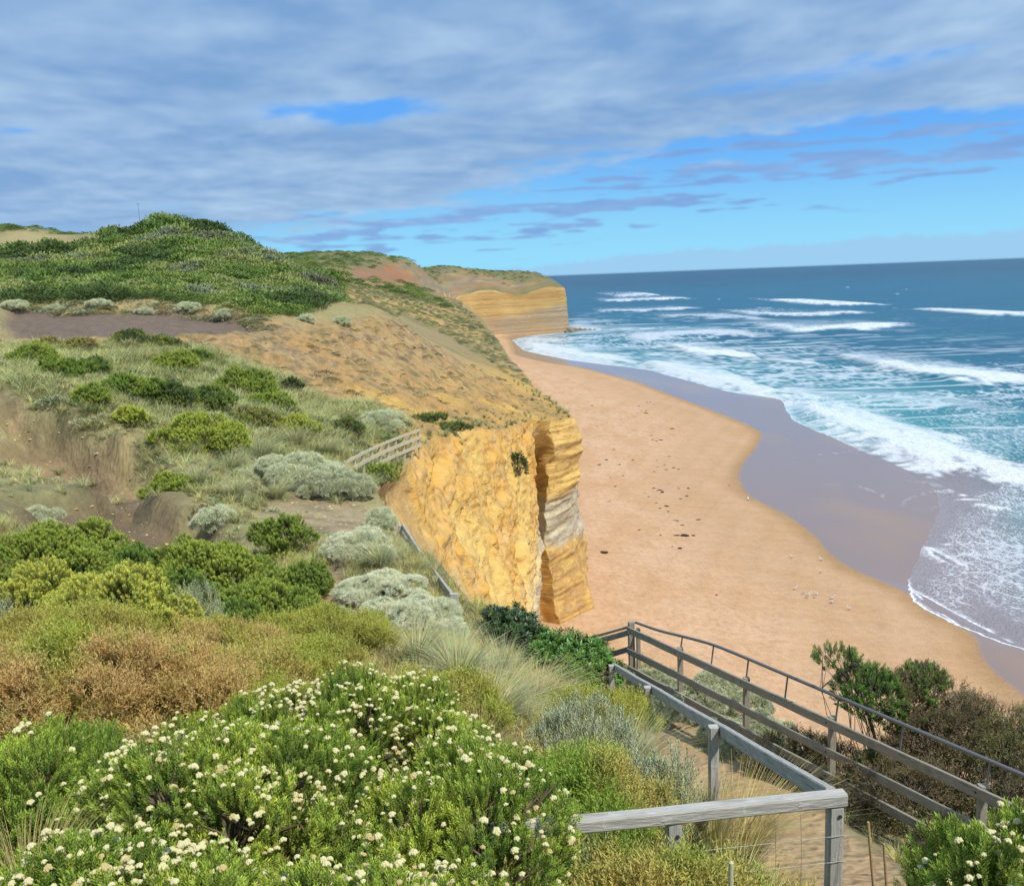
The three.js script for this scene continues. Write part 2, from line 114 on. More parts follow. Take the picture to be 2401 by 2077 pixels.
const PLANTS = [["flowering_shrub","flower","large flowering shrub behind, its crown dense with cream flower heads below the rusty heath",-1.78,-8.0,2.7,1.05,2.0,1],["flowering_shrub","flower","broad flowering shrub left of centre at the bottom, yellow-green shoots and cream heads",-2.02,-5.6,2.1,1.05,2.0,0.8],["flowering_shrub","flower","flowering shrub at the bottom beside the wired timber fence, fewer cream heads",-0.44,-5.7,1.55,0.98,2.2,0.45],["flowering_shrub","flower","flowering shrub in the bottom left corner with clustered cream heads",-2.07,-4.3,1.3,0.8,1.1,0.9],["flowering_shrub","flower","flowering shrub at the bottom edge between the two broad ones",-0.86,-4.3,1.5,0.72,1.1,0.7],["flowering_shrub","flower","leafy green shrub at the left edge with hardly any flower heads",-3.5,-6.0,1.5,0.9,2.0,0.12],["flowering_shrub","flower","flowering shrub in the bottom right corner beside the sandy path",2.94,-5.0,1.8,1.95,1.4,1],["heath_shrub","heath","rusty orange heath shrub at the left edge above the flowering shrubs",-4.91,-9.2,2.2,0.95,2.0,0.1],["heath_shrub","heath","orange brown heath shrub touching the crown of the broad flowering shrub",-3.86,-9.6,2.0,0.85,1.8,0.2],["heath_shrub","heath","olive and rust heath shrub in the middle of the heath belt",-3.06,-11.2,2.4,0.85,2.0,0.6],["heath_shrub","heath","dull olive heath shrub below the bright yellow shrub",-5.93,-12.0,2.4,0.8,1.8,0.7],["heath_shrub","heath","olive heath shrub rising beside the bare sandy patch",-3.26,-14.5,2.2,1.0,1.8,0.85],["heath_shrub","heath","yellow olive heath shrub between the tussock grass and the flowering shrub",-1.36,-10.4,1.9,0.75,1.6,0.75],["heath_shrub","heath","rusty heath shrub behind the heath belt under the green shrubs",-4.44,-13.0,2.2,0.8,1.6,0.3],["heath_shrub","heath","golden olive heath shrub left of the near end of the long timber rail",0.94,-12.6,1.8,0.7,1.6,0.85],["heath_shrub","heath","green olive heath shrub below the grey bushes above the front rail",0.52,-7.8,1.2,0.75,1.5,1],["heath_shrub","heath","bright green heath shrub under the front rail behind the wires",0.71,-5.6,1.15,0.5,0.9,1.15],["heath_shrub","heath","bright green heath shrub beside the short pale stake",1.22,-5.7,0.8,0.45,0.8,1.1],["heath_shrub","heath","thin dry heath shrub at the foot of the corner fence post",1.8,-5.9,0.6,0.5,0.6,0.5],["silver_bush","silver","grey green bush tangled with grass blades near the long rail",0.58,-10.3,1.25,0.7,1.2,0],["silver_bush","silver","silvery grey bush standing right of the green olive heath",1.37,-8.6,0.75,0.85,1.1,0],["silver_bush","silver","pale blue grey bush cut by the left edge",-8.54,-15.0,1.0,0.9,1.0,0],["silver_bush","silver","grey green bush of upright stems right of the bright yellow shrub",-5.58,-15.5,1.0,1.25,1.0,0.6],["cushion_bush","cushion","single round grey cushion bush on the cliff edge above the yellow face",-4.53,-31.24,1.05,0.8,1.0,0],["cushion_bush","cushion","pale mint cushion bush below the round grey one",-3.98,-23.49,1.7,0.75,1.36,0],["cushion_bush","cushion","pale mint cushion bush spreading behind the grass plume",-3.01,-20.33,2.0,0.7,1.6,0],["cushion_bush","cushion","large pale mint cushion bush beside the weathered edge post",-2.23,-18.03,2.0,0.85,1.6,0],["cushion_bush","cushion","whitish cushion bush beside the olive heath",-3.14,-16.87,0.95,0.85,0.76,0],["cushion_bush","cushion","broad pale cushion bush left of the lattice-like far fence",-8.84,-37.86,3.8,1.55,2.8,0],["cushion_bush","cushion","grey green cushion bush directly below the far fence",-6.76,-36.24,2.2,1.2,1.76,0.5],["cushion_bush","cushion","small pale cushion bush at the foot of the bare brown bank",-9.7,-30.13,1.2,0.7,0.96,0],["cushion_bush","cushion","pale cushion bush behind the top of the far fence",-9.13,-64.24,3.2,1.5,2.56,0],["cushion_bush","cushion","grey cushion bush at the left edge below the bare bank",-15.92,-30.54,1.7,0.6,1.36,0.4],["cushion_bush","cushion","grey cushion bush just outside the long railing near its corner post",3.44,-17.0,1.9,1.15,1.3,0.35],["cushion_bush","cushion","grey cushion bush outside the railing left of the dark leaning bush",4.03,-15.3,1.8,1.1,1.3,0.4],["cushion_bush","cushion","small grey cushion bush at the foot of the railing corner post",2.67,-18.2,1.1,0.8,0.7,0.4],["coastal_shrub","rosette","green shrub at the left edge with pale upright shoot tips",-10.84,-21.0,3.2,1.7,2.2,0.55],["coastal_shrub","rosette","green shrub with bare grey stems showing below its crown",-8.94,-20.5,2.7,1.7,1.8,0.3],["coastal_shrub","rosette","tallest green shrub of the row below the bare brown bank",-6.72,-20.5,3.2,2.3,2.2,0.6],["coastal_shrub","rosette","dark green shrub under the tallest one of the row",-7.07,-18.7,2.2,1.5,1.6,0.3],["coastal_shrub","rosette","green shrub at the front right of the row beside the heath",-5.06,-17.6,2.2,1.7,1.6,0.5],["coastal_shrub","rosette","small green shrub standing at the right end of the row",-6.28,-24.82,1.4,1.4,1.12,0.5],["coastal_shrub","rosette","small round green shrub beside the bare sandy patch",-4.83,-21.03,1.1,1.0,0.88,0.4],["coastal_shrub","yellow","golden yellow shrub at the left edge",-8.36,-15.5,2.6,1.6,1.8,0],["coastal_shrub","yellow","bright yellow green shrub with dense upright tips",-6.08,-13.6,2.4,1.6,1.5,0],["coastal_shrub","yellow","tiny yellow shrub alone on the bare bank",-13.95,-27.04,0.65,0.55,0.52,0],["glossy_shrub","glossy","dark glossy green shrub left of the railing corner post",0.87,-18.0,1.9,1.3,1.4,0],["glossy_shrub","glossy","blackish green shrub at the cliff edge left of the glossy one",-0.22,-18.6,1.0,0.75,1.0,0.8],["coastal_shrub","rosette","large rounded yellow green shrub above the bare brown bank",-13.59,-41.08,3.7,1.9,2.96,0.8],["coastal_shrub","rosette","round shrub on the pale grass mound right of the brown bank",-12.54,-34.16,1.9,1.15,1.52,0.6],["coastal_shrub","yellow","olive yellow shrub in the hollow left of the far fence",-12.09,-52.71,2.4,1.2,1.92,1],["coastal_shrub","rosette","small green shrub just above the far fence",-10.12,-58.08,1.9,1.2,1.52,0],["coastal_shrub","rosette","small yellow green shrub on the rim of the brown bank",-17.22,-42.6,1.3,0.9,1.04,0.9],["coastal_shrub","rosette","small green shrub higher up the rim of the brown bank",-19.48,-43.91,1.5,1.0,1.2,0.5],["coastal_shrub","rosette","green shrub at the left end of the hollow",-32.46,-65.1,3.38,1.69,2.71,0.5],["coastal_shrub","rosette","wide green shrub in the hollow above the brown bank",-24.84,-52.91,3.03,1.52,2.43,0.3],["coastal_shrub","rosette","dark shrub right of the wide green one in the hollow",-27.19,-62.07,2.26,1.46,1.81,0.1],["coastal_shrub","rosette","yellow green shrub high in the middle of the hollow",-25.12,-72.0,3.37,1.69,2.7,0.6],["coastal_shrub","rosette","dark green shrub under the orange slope",-25.56,-78.14,2.44,1.02,1.95,0.2],["coastal_shrub","rosette","shrub in the hollow with yellow green top beside the bank rim",-19.56,-49.03,3.08,1.54,2.46,0.4],["coastal_shrub","rosette","dark green shrub in the middle of the hollow",-18.05,-49.69,2.86,1.43,2.29,0.1],["coastal_shrub","rosette","shrub below the yellow green one, dark and dense",-16.92,-52.61,3.03,1.52,2.43,0.2],["coastal_shrub","rosette","green shrub at the right of the hollow under the orange slope",-17.82,-63.99,3.68,2.01,2.95,0.5],["coastal_shrub","rosette","pale green shrub at the right end of the hollow",-15.27,-59.64,2.81,1.25,2.25,0.5],["coastal_shrub","rosette","small dark shrub on the orange slope edge",-16.08,-69.58,1.64,1.09,1.31,0],["coastal_shrub","rosette","brownish shrub above the large rounded yellow green one",-14.1,-51.62,2.44,1.09,1.95,0.1],["coastal_shrub","rosette","dark green shrub on the bare orange slope",-34.21,-86.59,3.36,1.57,2.69,0],["coastal_shrub","rosette","low dark shrub trailing right of the one on the orange slope",-31.24,-85.12,3.53,1.1,2.82,0.0],["coastal_shrub","rosette","brown green shrub below the dark soil band",-39.03,-81.17,2.1,1.26,1.68,0.0],["coastal_shrub","rosette","dark brown shrub below the dark soil band",-35.86,-79.64,2.48,1.24,1.98,0],["coastal_shrub","rosette","olive shrub right of the far fence on the edge of the yellow face",-6.94,-48.48,1.9,1.1,1.52,0.5],["coastal_shrub","rosette","dark low shrub on the slope above the yellow face",-4.77,-75.36,3.2,0.55,1.6,0.0],["coastal_shrub","rosette","dark low shrub left of the other on the slope above the yellow face",-6.88,-75.94,3.0,0.55,1.5,0.05],["leaning_bush","mixed","dark leaning bush outside the railing with one branch stretched over the beach",5.57,-13.6,1.9,2.65,1.4,0],["dry_bush","twiggy","brown twiggy bush right of the dark leaning bush",6.42,-13.2,2.0,2.0,1.4,0],["dry_bush","twiggy","brown and green twiggy bush at the right edge",7.03,-12.6,2.0,1.95,1.4,0.6],["dry_bush","twiggy","low dry bush seen through the rails of the long railing",5.34,-12.3,1.8,1.1,0.8,0.2],["dry_bush","twiggy","low dry bush behind the rails at the right edge",5.75,-10.9,1.6,0.9,0.8,0.2],["dry_bush","twiggy","low dry bush behind the rails left of the leaning bush",4.56,-14.0,1.8,1.15,0.8,0.5],["grass_tussock","grass","large pale tussock in the middle of the grassy saddle",-0.89,-13.0,1.5,0.8,1.2,0],["grass_tussock","grass","pale tussock below the large cushion bush",-1.56,-14.0,1.3,0.7,1.04,0],["grass_tussock","grass","pale tussock left of the glossy shrub",-0.35,-14.6,1.4,0.75,1.12,0],["grass_tussock","grass","pale tussock beside the crown of the large flowering shrub",-0.34,-11.0,1.4,0.75,1.12,0],["grass_tussock","grass","brownish tussock against the flowering shrub, blades hanging left",-0.51,-9.2,1.1,0.7,0.88,0],["grass_tussock","grass","pale tussock left of the golden heath",0.27,-13.4,1.3,0.7,1.04,0],["grass_tussock","grass","tussock arching over the grey green bush",1.31,-11.0,1.1,0.75,0.88,0],["grass_tussock","grass","golden tussock beside the rail post, leaning right",2.23,-9.0,1.3,1.0,1.04,0],["grass_tussock","grass","golden tussock left of the rail post",1.77,-8.3,0.8,0.85,0.64,0],["grass_tussock","grass","low golden tussock on the edge of the sandy path",2.33,-8.1,0.7,0.5,0.56,0],["grass_tussock","grass","feathery tussock standing alone on the bare brown bank",-12.66,-26.83,1.3,1.0,1.04,0],["grass_tussock","grass","pale tussock left of the broad cushion bush",-11.63,-43.33,2.2,1.4,1.76,0],["grass_tussock","grass","pale tussock behind the broad cushion bush",-11.55,-50.17,2.4,1.3,1.92,0],["grass_tussock","grass","pale tussock at the near end of the far fence",-9.98,-50.74,1.8,1.1,1.44,0],["grass_tussock","grass","pale tussock under the large rounded shrub",-13.44,-39.63,1.4,0.9,1.12,0],["grass_tussock","grass","pale tussock on the mound left of its round shrub",-13.34,-34.49,1.8,0.9,1.44,0],["grass_tussock","grass","pale tussock on the mound right of its round shrub",-11.78,-34.69,1.6,1.0,1.28,0],["grass_tussock","grass","pale tussock between the mound and the broad cushion bush",-11.47,-38.07,1.8,1.0,1.44,0],["grass_tussock","grass","greenish tussock between the two mint cushion bushes",-3.37,-22.65,1.7,0.75,1.36,0],["grass_tussock","grass","low pale tussock above the bare patch",-8.94,-34.95,1.8,0.8,1.44,0],["grass_tussock","grass","low pale tussock left of the bare patch",-10.1,-33.84,1.6,0.8,1.28,0],["grass_tussock","grass","dry tussock with long hanging blades in the lower left shrub",-2.83,-4.9,0.8,0.75,0.64,0],["grass_tussock","grass","thin golden tussock behind the corner fence post",2.29,-7.0,0.5,0.45,0.4,0],["grass_tussock","grass","pale tussock on the edge just below the far fence",-5.93,-37.14,1.5,0.8,1.2,0],["cushion_bush","cushion","pale tufted bush at the left end of the crest above the dark soil band",-54.95,-107.55,2.49,0.98,1.99,0],["cushion_bush","cushion","grey bush on the crest above the dark soil band, second from the left",-50.82,-108.17,2.22,0.62,1.78,0.4],["cushion_bush","cushion","pale bush in the middle of the crest above the dark soil band",-45.76,-107.96,2.5,0.91,2.0,0],["cushion_bush","cushion","low bush right of the middle of that crest",-40.93,-108.37,1.95,0.69,1.56,0.3],["cushion_bush","cushion","pale bush near the right end of the crest above the dark soil band",-36.25,-109.2,2.25,0.98,1.8,0],["cushion_bush","cushion","small bush at the right end of the crest above the dark soil band",-31.9,-107.55,1.66,0.98,1.33,0.4],["cushion_bush","cushion","pale bush on the rim of the orange slope",-23.39,-111.51,1.73,0.91,1.38,0],["cushion_bush","cushion","grey bush on the rim of the orange slope, farther right",-19.94,-114.74,2.07,0.91,1.66,0.2],["coastal_shrub","rosette","green shrub filling the row between the grey stemmed one and the tallest",-8.27,-21.5,2.4,1.7,2.0,0.5],["coastal_shrub","rosette","pale tipped green shrub behind the left edge one, under the lone tussock",-10.59,-22.5,2.4,1.5,1.8,0.6],["coastal_shrub","rosette","low dark green shrub between the heath and the front right green one",-5.24,-16.6,1.8,1.1,1.5,0.3]];
const SEAWEED = [[47.0,-324.1],[48.6,-319.1],[42.9,-314.4],[27.4,-316.9],[41.9,-301.1],[42.7,-296.9],[28.4,-278.4],[23.2,-274.9],[45.4,-265.0],[37.9,-254.0],[37.2,-247.0],[39.3,-246.6],[37.9,-245.4],[25.4,-233.3],[37.7,-224.2],[28.4,-220.1],[22.2,-220.4],[34.0,-219.6],[34.7,-213.5],[32.9,-211.8],[36.4,-210.9],[34.4,-209.0],[37.3,-209.3],[31.4,-206.6],[20.9,-199.8],[23.9,-202.4],[21.0,-191.4],[28.7,-190.0],[34.2,-183.1],[29.0,-187.7],[29.9,-186.5],[26.3,-185.3],[32.5,-180.6],[26.5,-182.0],[27.2,-177.0],[28.6,-174.6],[27.2,-172.5],[28.3,-170.0],[32.7,-164.0],[28.8,-163.2],[29.1,-160.1],[21.1,-156.5],[24.2,-153.3],[28.2,-153.2],[26.9,-153.2],[26.0,-145.5],[13.7,-142.4],[25.0,-146.6],[24.5,-214.0],[24.7,-215.1],[46.7,-320.3],[48.0,-323.8],[44.4,-315.2],[43.5,-301.8],[35.1,-214.6],[29.7,-188.3],[28.4,-163.6],[28.7,-153.0],[33.8,-189.9],[35.8,-190.0],[26.9,-122.8],[29.7,-153.3],[28.8,-174.2],[19.9,-214.3],[18.3,-177.8]];
const GULLS = [[42.4,-140.6],[46.5,-139.3],[44.4,-132.9],[38.3,-125.1],[38.8,-123.0],[39.3,-122.5],[38.8,-121.4],[40.4,-122.7],[39.9,-121.6],[42.0,-121.1],[41.4,-119.5],[42.8,-117.0],[44.9,-192.5],[45.6,-180.0]];
// ------------------------------------------------------------------ shape of the land (metres; x right, y up, -z away from the lookout)
const HW = (() => {  // heights by radial basis functions through surveyed points
  const n = GROUND_POINTS.length, N = n + 3, A = [], uv = GROUND_POINTS.map((p) => warp(p[0], p[2]));
  const phi = (r2) => -Math.sqrt(r2 + 0.0009);
  for (let i = 0; i < n; i++) { const row = new Float64Array(N + 1); for (let j = 0; j < n; j++) row[j] = phi((uv[i][0] - uv[j][0]) ** 2 + (uv[i][1] - uv[j][1]) ** 2) + (i === j ? 1e-6 : 0); row[n] = 1; row[n + 1] = uv[i][0]; row[n + 2] = uv[i][1]; row[N] = GROUND_POINTS[i][1]; A.push(row); }
  for (let k = 0; k < 3; k++) { const row = new Float64Array(N + 1); for (let j = 0; j < n; j++) row[j] = k === 0 ? 1 : uv[j][k - 1]; A.push(row); }
  for (let c = 0; c < N; c++) {
    let p = c; for (let i = c + 1; i < N; i++) if (Math.abs(A[i][c]) > Math.abs(A[p][c])) p = i;
    [A[c], A[p]] = [A[p], A[c]];
    for (let i = 0; i < N; i++) if (i !== c) { const f = A[i][c] / A[c][c]; if (f) for (let j = c; j <= N; j++) A[i][j] -= f * A[c][j]; }
  }
  return { n, uv, w: A.map((row, i) => row[N] / row[i]) };
})();
function warp(x, z) { const D = Math.max(-z, -5); return [x / (D + 8) * 1.6, Math.log(D + 8)]; }
function baseHeight(x, z) {
  const [a, b] = warp(x, z); const { n, uv, w } = HW; let s = w[n] + w[n + 1] * a + w[n + 2] * b;
  for (let i = 0; i < n; i++) { const du = a - uv[i][0], dv = b - uv[i][1]; s -= w[i] * Math.sqrt(du * du + dv * dv + 0.0009); }
  return s;
}
// distance into (positive) or out of (negative) a closed outline on the ground
function inside(poly, x, z) {
  let inn = false, d2 = 1e9;
  for (let i = 0, j = poly.length - 1; i < poly.length; j = i++) {
    const ax = poly[j][0], az = poly[j][1], bx = poly[i][0], bz = poly[i][1];
    if ((az > z) !== (bz > z) && x < (bx - ax) * (z - az) / (bz - az) + ax) inn = !inn;
    const ex = bx - ax, ez = bz - az, t = clamp(((x - ax) * ex + (z - az) * ez) / (ex * ex + ez * ez));
    const qx = ax + ex * t - x, qz = az + ez * t - z; d2 = Math.min(d2, qx * qx + qz * qz);
  }
  return (inn ? 1 : -1) * Math.sqrt(d2);
}
const BOX = {};
for (const k in ZONES) { const p = ZONES[k]; BOX[k] = [Math.min(...p.map((q) => q[0])), Math.max(...p.map((q) => q[0])), Math.min(...p.map((q) => q[1])), Math.max(...p.map((q) => q[1]))]; }
function zone(k, x, z, soft) {  // 0..1 with an uneven edge
  const b = BOX[k], m = soft * 3; if (x < b[0] - m || x > b[1] + m || z < b[2] - m || z > b[3] + m) return 0;
  return sstep(-soft, soft, inside(ZONES[k], x, z) + soft * 1.6 * fbm(x / soft * 0.35, z / soft * 0.35, 2.5, 3));
}
const EDGE = CLIFF_STATIONS.map(([z, L]) => [z, L[0][0]]);
const edgeX = (z) => lookup(EDGE, z) + 0.5 * fbm(z * 0.35, 1.2, 0.5, 3) * sstep(-35, -60, z) + 2.5 * fbm(z * 0.03, 5.2, 0.5, 3) * sstep(-150, -260, z);
// bench of the fenced path: a level strip in the slope
const PATH = [[3.2, 40.7, -2.5], [3.25, 39.65, -6], [3.4, 38.0, -10.5], [3.1, 37.0, -14], [2.1, 36.4, -18], [1.4, 36.3, -19.2]];
function pathAt(x, z) {
  let best = 1e9, y = 0;
  for (let i = 0; i + 1 < PATH.length; i++) { const a = PATH[i], b = PATH[i + 1], ex = b[0] - a[0], ez = b[2] - a[2], t = clamp(((x - a[0]) * ex + (z - a[2]) * ez) / (ex * ex + ez * ez)), d = Math.hypot(a[0] + ex * t - x, a[2] + ez * t - z); if (d < best) { best = d; y = a[1] + (b[1] - a[1]) * t; } }
  return [best, y];
}
function groundHeight(x, z) {
  let h = baseHeight(x, z); const d = Math.max(2, -z);
  if (z > -25 && x > -1 && x < 8) { const [pd, py] = pathAt(x, z); h = mixn(py, h, sstep(0.75, 1.35, pd)); }
  h += 0.10 * fbm(x * 1.3, z * 1.3, 0.4, 3) * sstep(60, 20, d) + 0.35 * fbm(x * 0.35, z * 0.35, 2.4, 4) * sstep(14, 40, d) + 1.4 * fbm(x * 0.05, z * 0.05, 5.4, 4) * sstep(90, 220, d);
  if (d > 25 && d < 150) {
    const t = zone('tan_slope', x, z, 4), g = Math.max(zone('gully', x, z, 0.8), zone('gully_low', x, z, 0.7) * 0.8);
    h -= t * 1.15 * Math.max(0, ridge(x * 0.1 + z * 0.05, 0.3, z * 0.32 - x * 0.12, 3)) - t * 0.2;
    h += t * 0.5 * fbm(x * 0.6, z * 0.6, 7.7, 4);
    if (g > 0) h -= g * (1.15 + 0.8 * Math.max(0, ridge(x * 0.28 + 2, 0, z * 0.1, 3)));
    const b = zone('dark_band', x, z, 1.5); if (b > 0) h -= b * (0.9 + 0.5 * ridge(x * 0.12, 0, z * 0.3, 2));
  }
  if (d > 160) {
    const hr = zone('head_rock', x, z, 10), of = zone('orange_far', x, z, 8), cs = zone('coast_slope', x, z, 8);
    h += (hr * 2.6 + of * 2.0 + cs * 1.0) * ridge(x * 0.06, h * 0.12, z * 0.035, 4) + (hr + of) * 1.6 * fbm(x * 0.2, z * 0.1, 3.1, 4);
  }
  return h;
}

// grid helper: rows x cols of points -> smooth indexed geometry
function gridGeometry(rows, cols, point, flip = false) {
  const pos = new Float32Array(rows * cols * 3), col = new Float32Array(rows * cols * 3), uv = new Float32Array(rows * cols * 2), idx = new Uint32Array((rows - 1) * (cols - 1) * 6);
  for (let r = 0; r < rows; r++) for (let c = 0; c < cols; c++) { const i = r * cols + c, p = point(r, c); pos.set(p.p, i * 3); uv.set(p.uv, i * 2); }
  let o = 0;
  for (let r = 0; r + 1 < rows; r++) for (let c = 0; c + 1 < cols; c++) {
    const a = r * cols + c, b = a + 1, d = a + cols, e = d + 1;
    if (flip) { idx[o++] = a; idx[o++] = d; idx[o++] = b; idx[o++] = b; idx[o++] = d; idx[o++] = e; } else { idx[o++] = a; idx[o++] = b; idx[o++] = d; idx[o++] = b; idx[o++] = e; idx[o++] = d; }
  }
  const g = new THREE.BufferGeometry();
  g.setAttribute('position', new THREE.BufferAttribute(pos, 3)); g.setAttribute('uv', new THREE.BufferAttribute(uv, 2)); g.setAttribute('color', new THREE.BufferAttribute(col, 3));
  g.setIndex(new THREE.BufferAttribute(idx, 1)); g.computeVertexNormals();
  return g;
}
function paint(g, f) { const p = g.attributes.position.array, n = g.attributes.normal.array, c = g.attributes.color.array; for (let i = 0; i < p.length; i += 3) { const k = f(p[i], p[i + 1], p[i + 2], n[i], n[i + 1], n[i + 2]); c[i] = k[0]; c[i + 1] = k[1]; c[i + 2] = k[2]; } }
function structure(name, g, m) { const o = new THREE.Mesh(g, m); o.name = name; o.userData.kind = 'structure'; o.castShadow = o.receiveShadow = true; scene.add(o); return o; }

// tileable grain textures
function tileNoise(x, y, f, z) { // periodic over 1 in x and y
  const a = x * f, b = y * f, u = x, v = y;
  return noise(a, b, z) * (1 - u) * (1 - v) + noise(a - f, b, z) * u * (1 - v) + noise(a, b - f, z) * (1 - u) * v + noise(a - f, b - f, z) * u * v;
}
function grainTexture(n, layers, base, amp, srgb) {
  const d = new Uint8Array(n * n * 4), r = rng(5);
  for (let j = 0; j < n; j++) for (let i = 0; i < n; i++) {
    let v = 0; for (const [f, a, z, rid] of layers) { const t = f ? tileNoise(i / n, j / n, f, z) : r() - 0.5; v += a * (rid ? 0.5 - 2 * Math.abs(t) : t); }
    const k = clamp(base + amp * v) * 255, o = (j * n + i) * 4; d[o] = d[o + 1] = d[o + 2] = k; d[o + 3] = 255;
  }
  const t = new THREE.DataTexture(d, n, n, THREE.RGBAFormat); t.magFilter = THREE.LinearFilter; t.wrapS = t.wrapT = THREE.RepeatWrapping; if (srgb) t.colorSpace = THREE.SRGBColorSpace; t.needsUpdate = true; return t;
}
const soilMap = grainTexture(1024, [[11, 0.5, 1.1], [37, 0.6, 2.2], [110, 0.6, 3.3], [0, 0.35]], 0.80, 0.34, false);
const soilBump = grainTexture(1024, [[9, 0.5, 4.1], [31, 0.5, 5.2, 1], [90, 0.4, 6.3]], 0.5, 0.8, false);
const rockMap = grainTexture(1024, [[7, 0.5, 1.7], [23, 0.6, 2.8], [70, 0.6, 3.9], [0, 0.2]], 0.86, 0.3, false);
const rockBump = grainTexture(1024, [[8, 0.8, 4.7], [25, 0.6, 5.8], [75, 0.4, 6.9]], 0.5, 0.8, false);
const sandBump = grainTexture(1024, [[18, 0.5, 2.1], [55, 0.6, 8.2, 1], [120, 0.4, 6.3]], 0.5, 0.8, false);
const rippleBump = grainTexture(1024, [[9, 0.7, 2.7], [24, 0.6, 8.8], [60, 0.4, 6.1]], 0.5, 0.9, false);
const landMat = new THREE.MeshStandardMaterial({ vertexColors: true, roughness: 0.95, map: soilMap, bumpMap: soilBump, bumpScale: 0.10 });
const cliffMat = new THREE.MeshStandardMaterial({ vertexColors: true, roughness: 0.92, map: rockMap, bumpMap: rockBump, bumpScale: 0.16 });

// rows of the land, denser near the lookout and along the near cliff
const ROWZ = [];
for (let z = 3; z > -1400;) { ROWZ.push(z); const d = Math.max(5, -z); z -= d < 60 ? d * 0.0085 : d > 106.5 && d < 112.5 ? 0.12 : d < 126 ? 0.36 : d < 300 ? d * 0.008 : d < 790 ? d * 0.0045 : d * 0.03; }
const COLS = 400;
const landG = gridGeometry(ROWZ.length, COLS, (r, c) => {
  const z = ROWZ[r], d = Math.max(0, -z), x1 = edgeX(z), x0 = Math.min(-0.72 * d - 14, x1 - 30), t = c / (COLS - 1), x = x0 + (x1 - x0) * (1 - (1 - t) ** 1.15);
  return { p: [x, groundHeight(x, z), z], uv: [x / 9, z / 9] };
});
const K = { litter: rgb('#5f5540'), olive: rgb('#7d7a50'), straw: rgb('#b5a973'), tan: rgb('#b89c6e'), orange: rgb('#bf955b'), brown: rgb('#7a674d'), darkband: rgb('#7d6c5e'), palesoil: rgb('#bda581'), sand: rgb('#c4a070'), greyrock: rgb('#8f8270'), rust: rgb('#b0764a'), scrub: rgb('#4c5632'), yellow: rgb('#d9ae58') };
paint(landG, (x, y, z, nx, ny) => {
  const d = Math.max(2, -z), n1 = fbm(x * 0.22, z * 0.22, 1.3, 4), n2 = fbm(x * 1.1, z * 1.1, 6.6, 4), s = Math.max(1, d / 40);
  let c = d < 26 ? mix3(K.litter, K.straw, clamp(0.35 + n2 * 1.2)) : mix3(K.olive, K.straw, clamp(0.5 + n1 * 1.4 + n2 * 0.6));
  if (d > 150) c = mix3(c, mix3(K.olive, K.scrub, 0.5), 0.6);
  if (d > 60 && d < 150) c = mix3(c, K.straw, 0.3);
  if (d > 95 && d < 340) c = mix3(c, mix3(K.tan, K.olive, clamp(0.35 + 2.2 * fbm(x * 0.06 + z * 0.02, 2, z * 0.03, 3))), 0.8 * sstep(60, 30, edgeX(z) - x));
  const put = (k, soft, col, w = 1) => { const t = zone(k, x, z, soft) * w; if (t > 0) c = mix3(c, col, t); };
  put('valley', 3, mix3(K.olive, K.straw, clamp(0.45 + n2 * 1.5)), 0.9);
  put('mid_grass', 6, mix3(K.straw, K.olive, 0.3));
  put('tan_slope', 3, mix3(mix3(K.tan, K.orange, clamp(0.5 + n1 * 1.8)), mix3(K.brown, K.olive, clamp(0.4 + n1 * 2)), clamp(n2 * 2.0 - 0.02 + 0.5 * ridge(x * 0.12 + z * 0.05, 0, z * 0.3 - x * 0.1, 3))), 1);
  put('dark_band', 1.4, mix3(K.darkband, K.brown, clamp(0.12 + n2 * 0.9)), 1);
  put('gully', 1.0, mix3(mix3(K.brown, K.tan, clamp(0.1 + n1 * 2)), K.palesoil, clamp(-0.25 + n2 * 1.4 + 0.5 * ridge(x * 0.7, 0.2, z * 0.2, 2))));
  put('gully_low', 1.0, mix3(K.brown, K.palesoil, clamp(-0.3 + n2 * 1.3)));
  put('bare_mid', 1.2, mix3(K.palesoil, K.brown, clamp(0.35 + n2 * 1.6)), 0.8);
  put('sand_patch', 0.6, K.sand);
  put('orange_far', 8, mix3(K.rust, K.greyrock, clamp(0.3 + n1 * 1.5)));
  put('head_rock', 12, mix3(mix3(K.greyrock, K.tan, clamp(0.4 + 2.5 * fbm(x * 0.09, y * 0.5, z * 0.04, 4))), K.rust, clamp(0.1 + 2.2 * fbm(x * 0.05, y * 0.2, z * 0.02, 3))), 0.95);
  put('upper_grass', 8, mix3(K.straw, K.tan, clamp(0.3 + n1)));
  put('coast_slope', 8, mix3(mix3(K.tan, K.yellow, 0.3), K.olive, clamp(0.35 + 1.6 * fbm(x * 0.05 + z * 0.02, 0.5, z * 0.02, 3) + n1)), 0.95);
  if (z > -25 && x > -1 && x < 8) { const [pd] = pathAt(x, z); c = mix3(c, mix3(K.sand, K.palesoil, clamp(n2 + 0.3)), sstep(0.95, 0.6, pd + n2 * 0.5)); }
  // the crumbling yellow lip of the cliff
  const e = edgeX(z) - x, lip = sstep(15, 1, e + n1 * 14 + n2 * 4) * sstep(-52, -64, z) * sstep(-172, -150, z);
  c = mix3(c, mix3(K.yellow, K.orange, clamp(0.4 + n1 * 2)), lip * 0.85);
  return c;
});
const land = structure('terrain', landG, landMat);

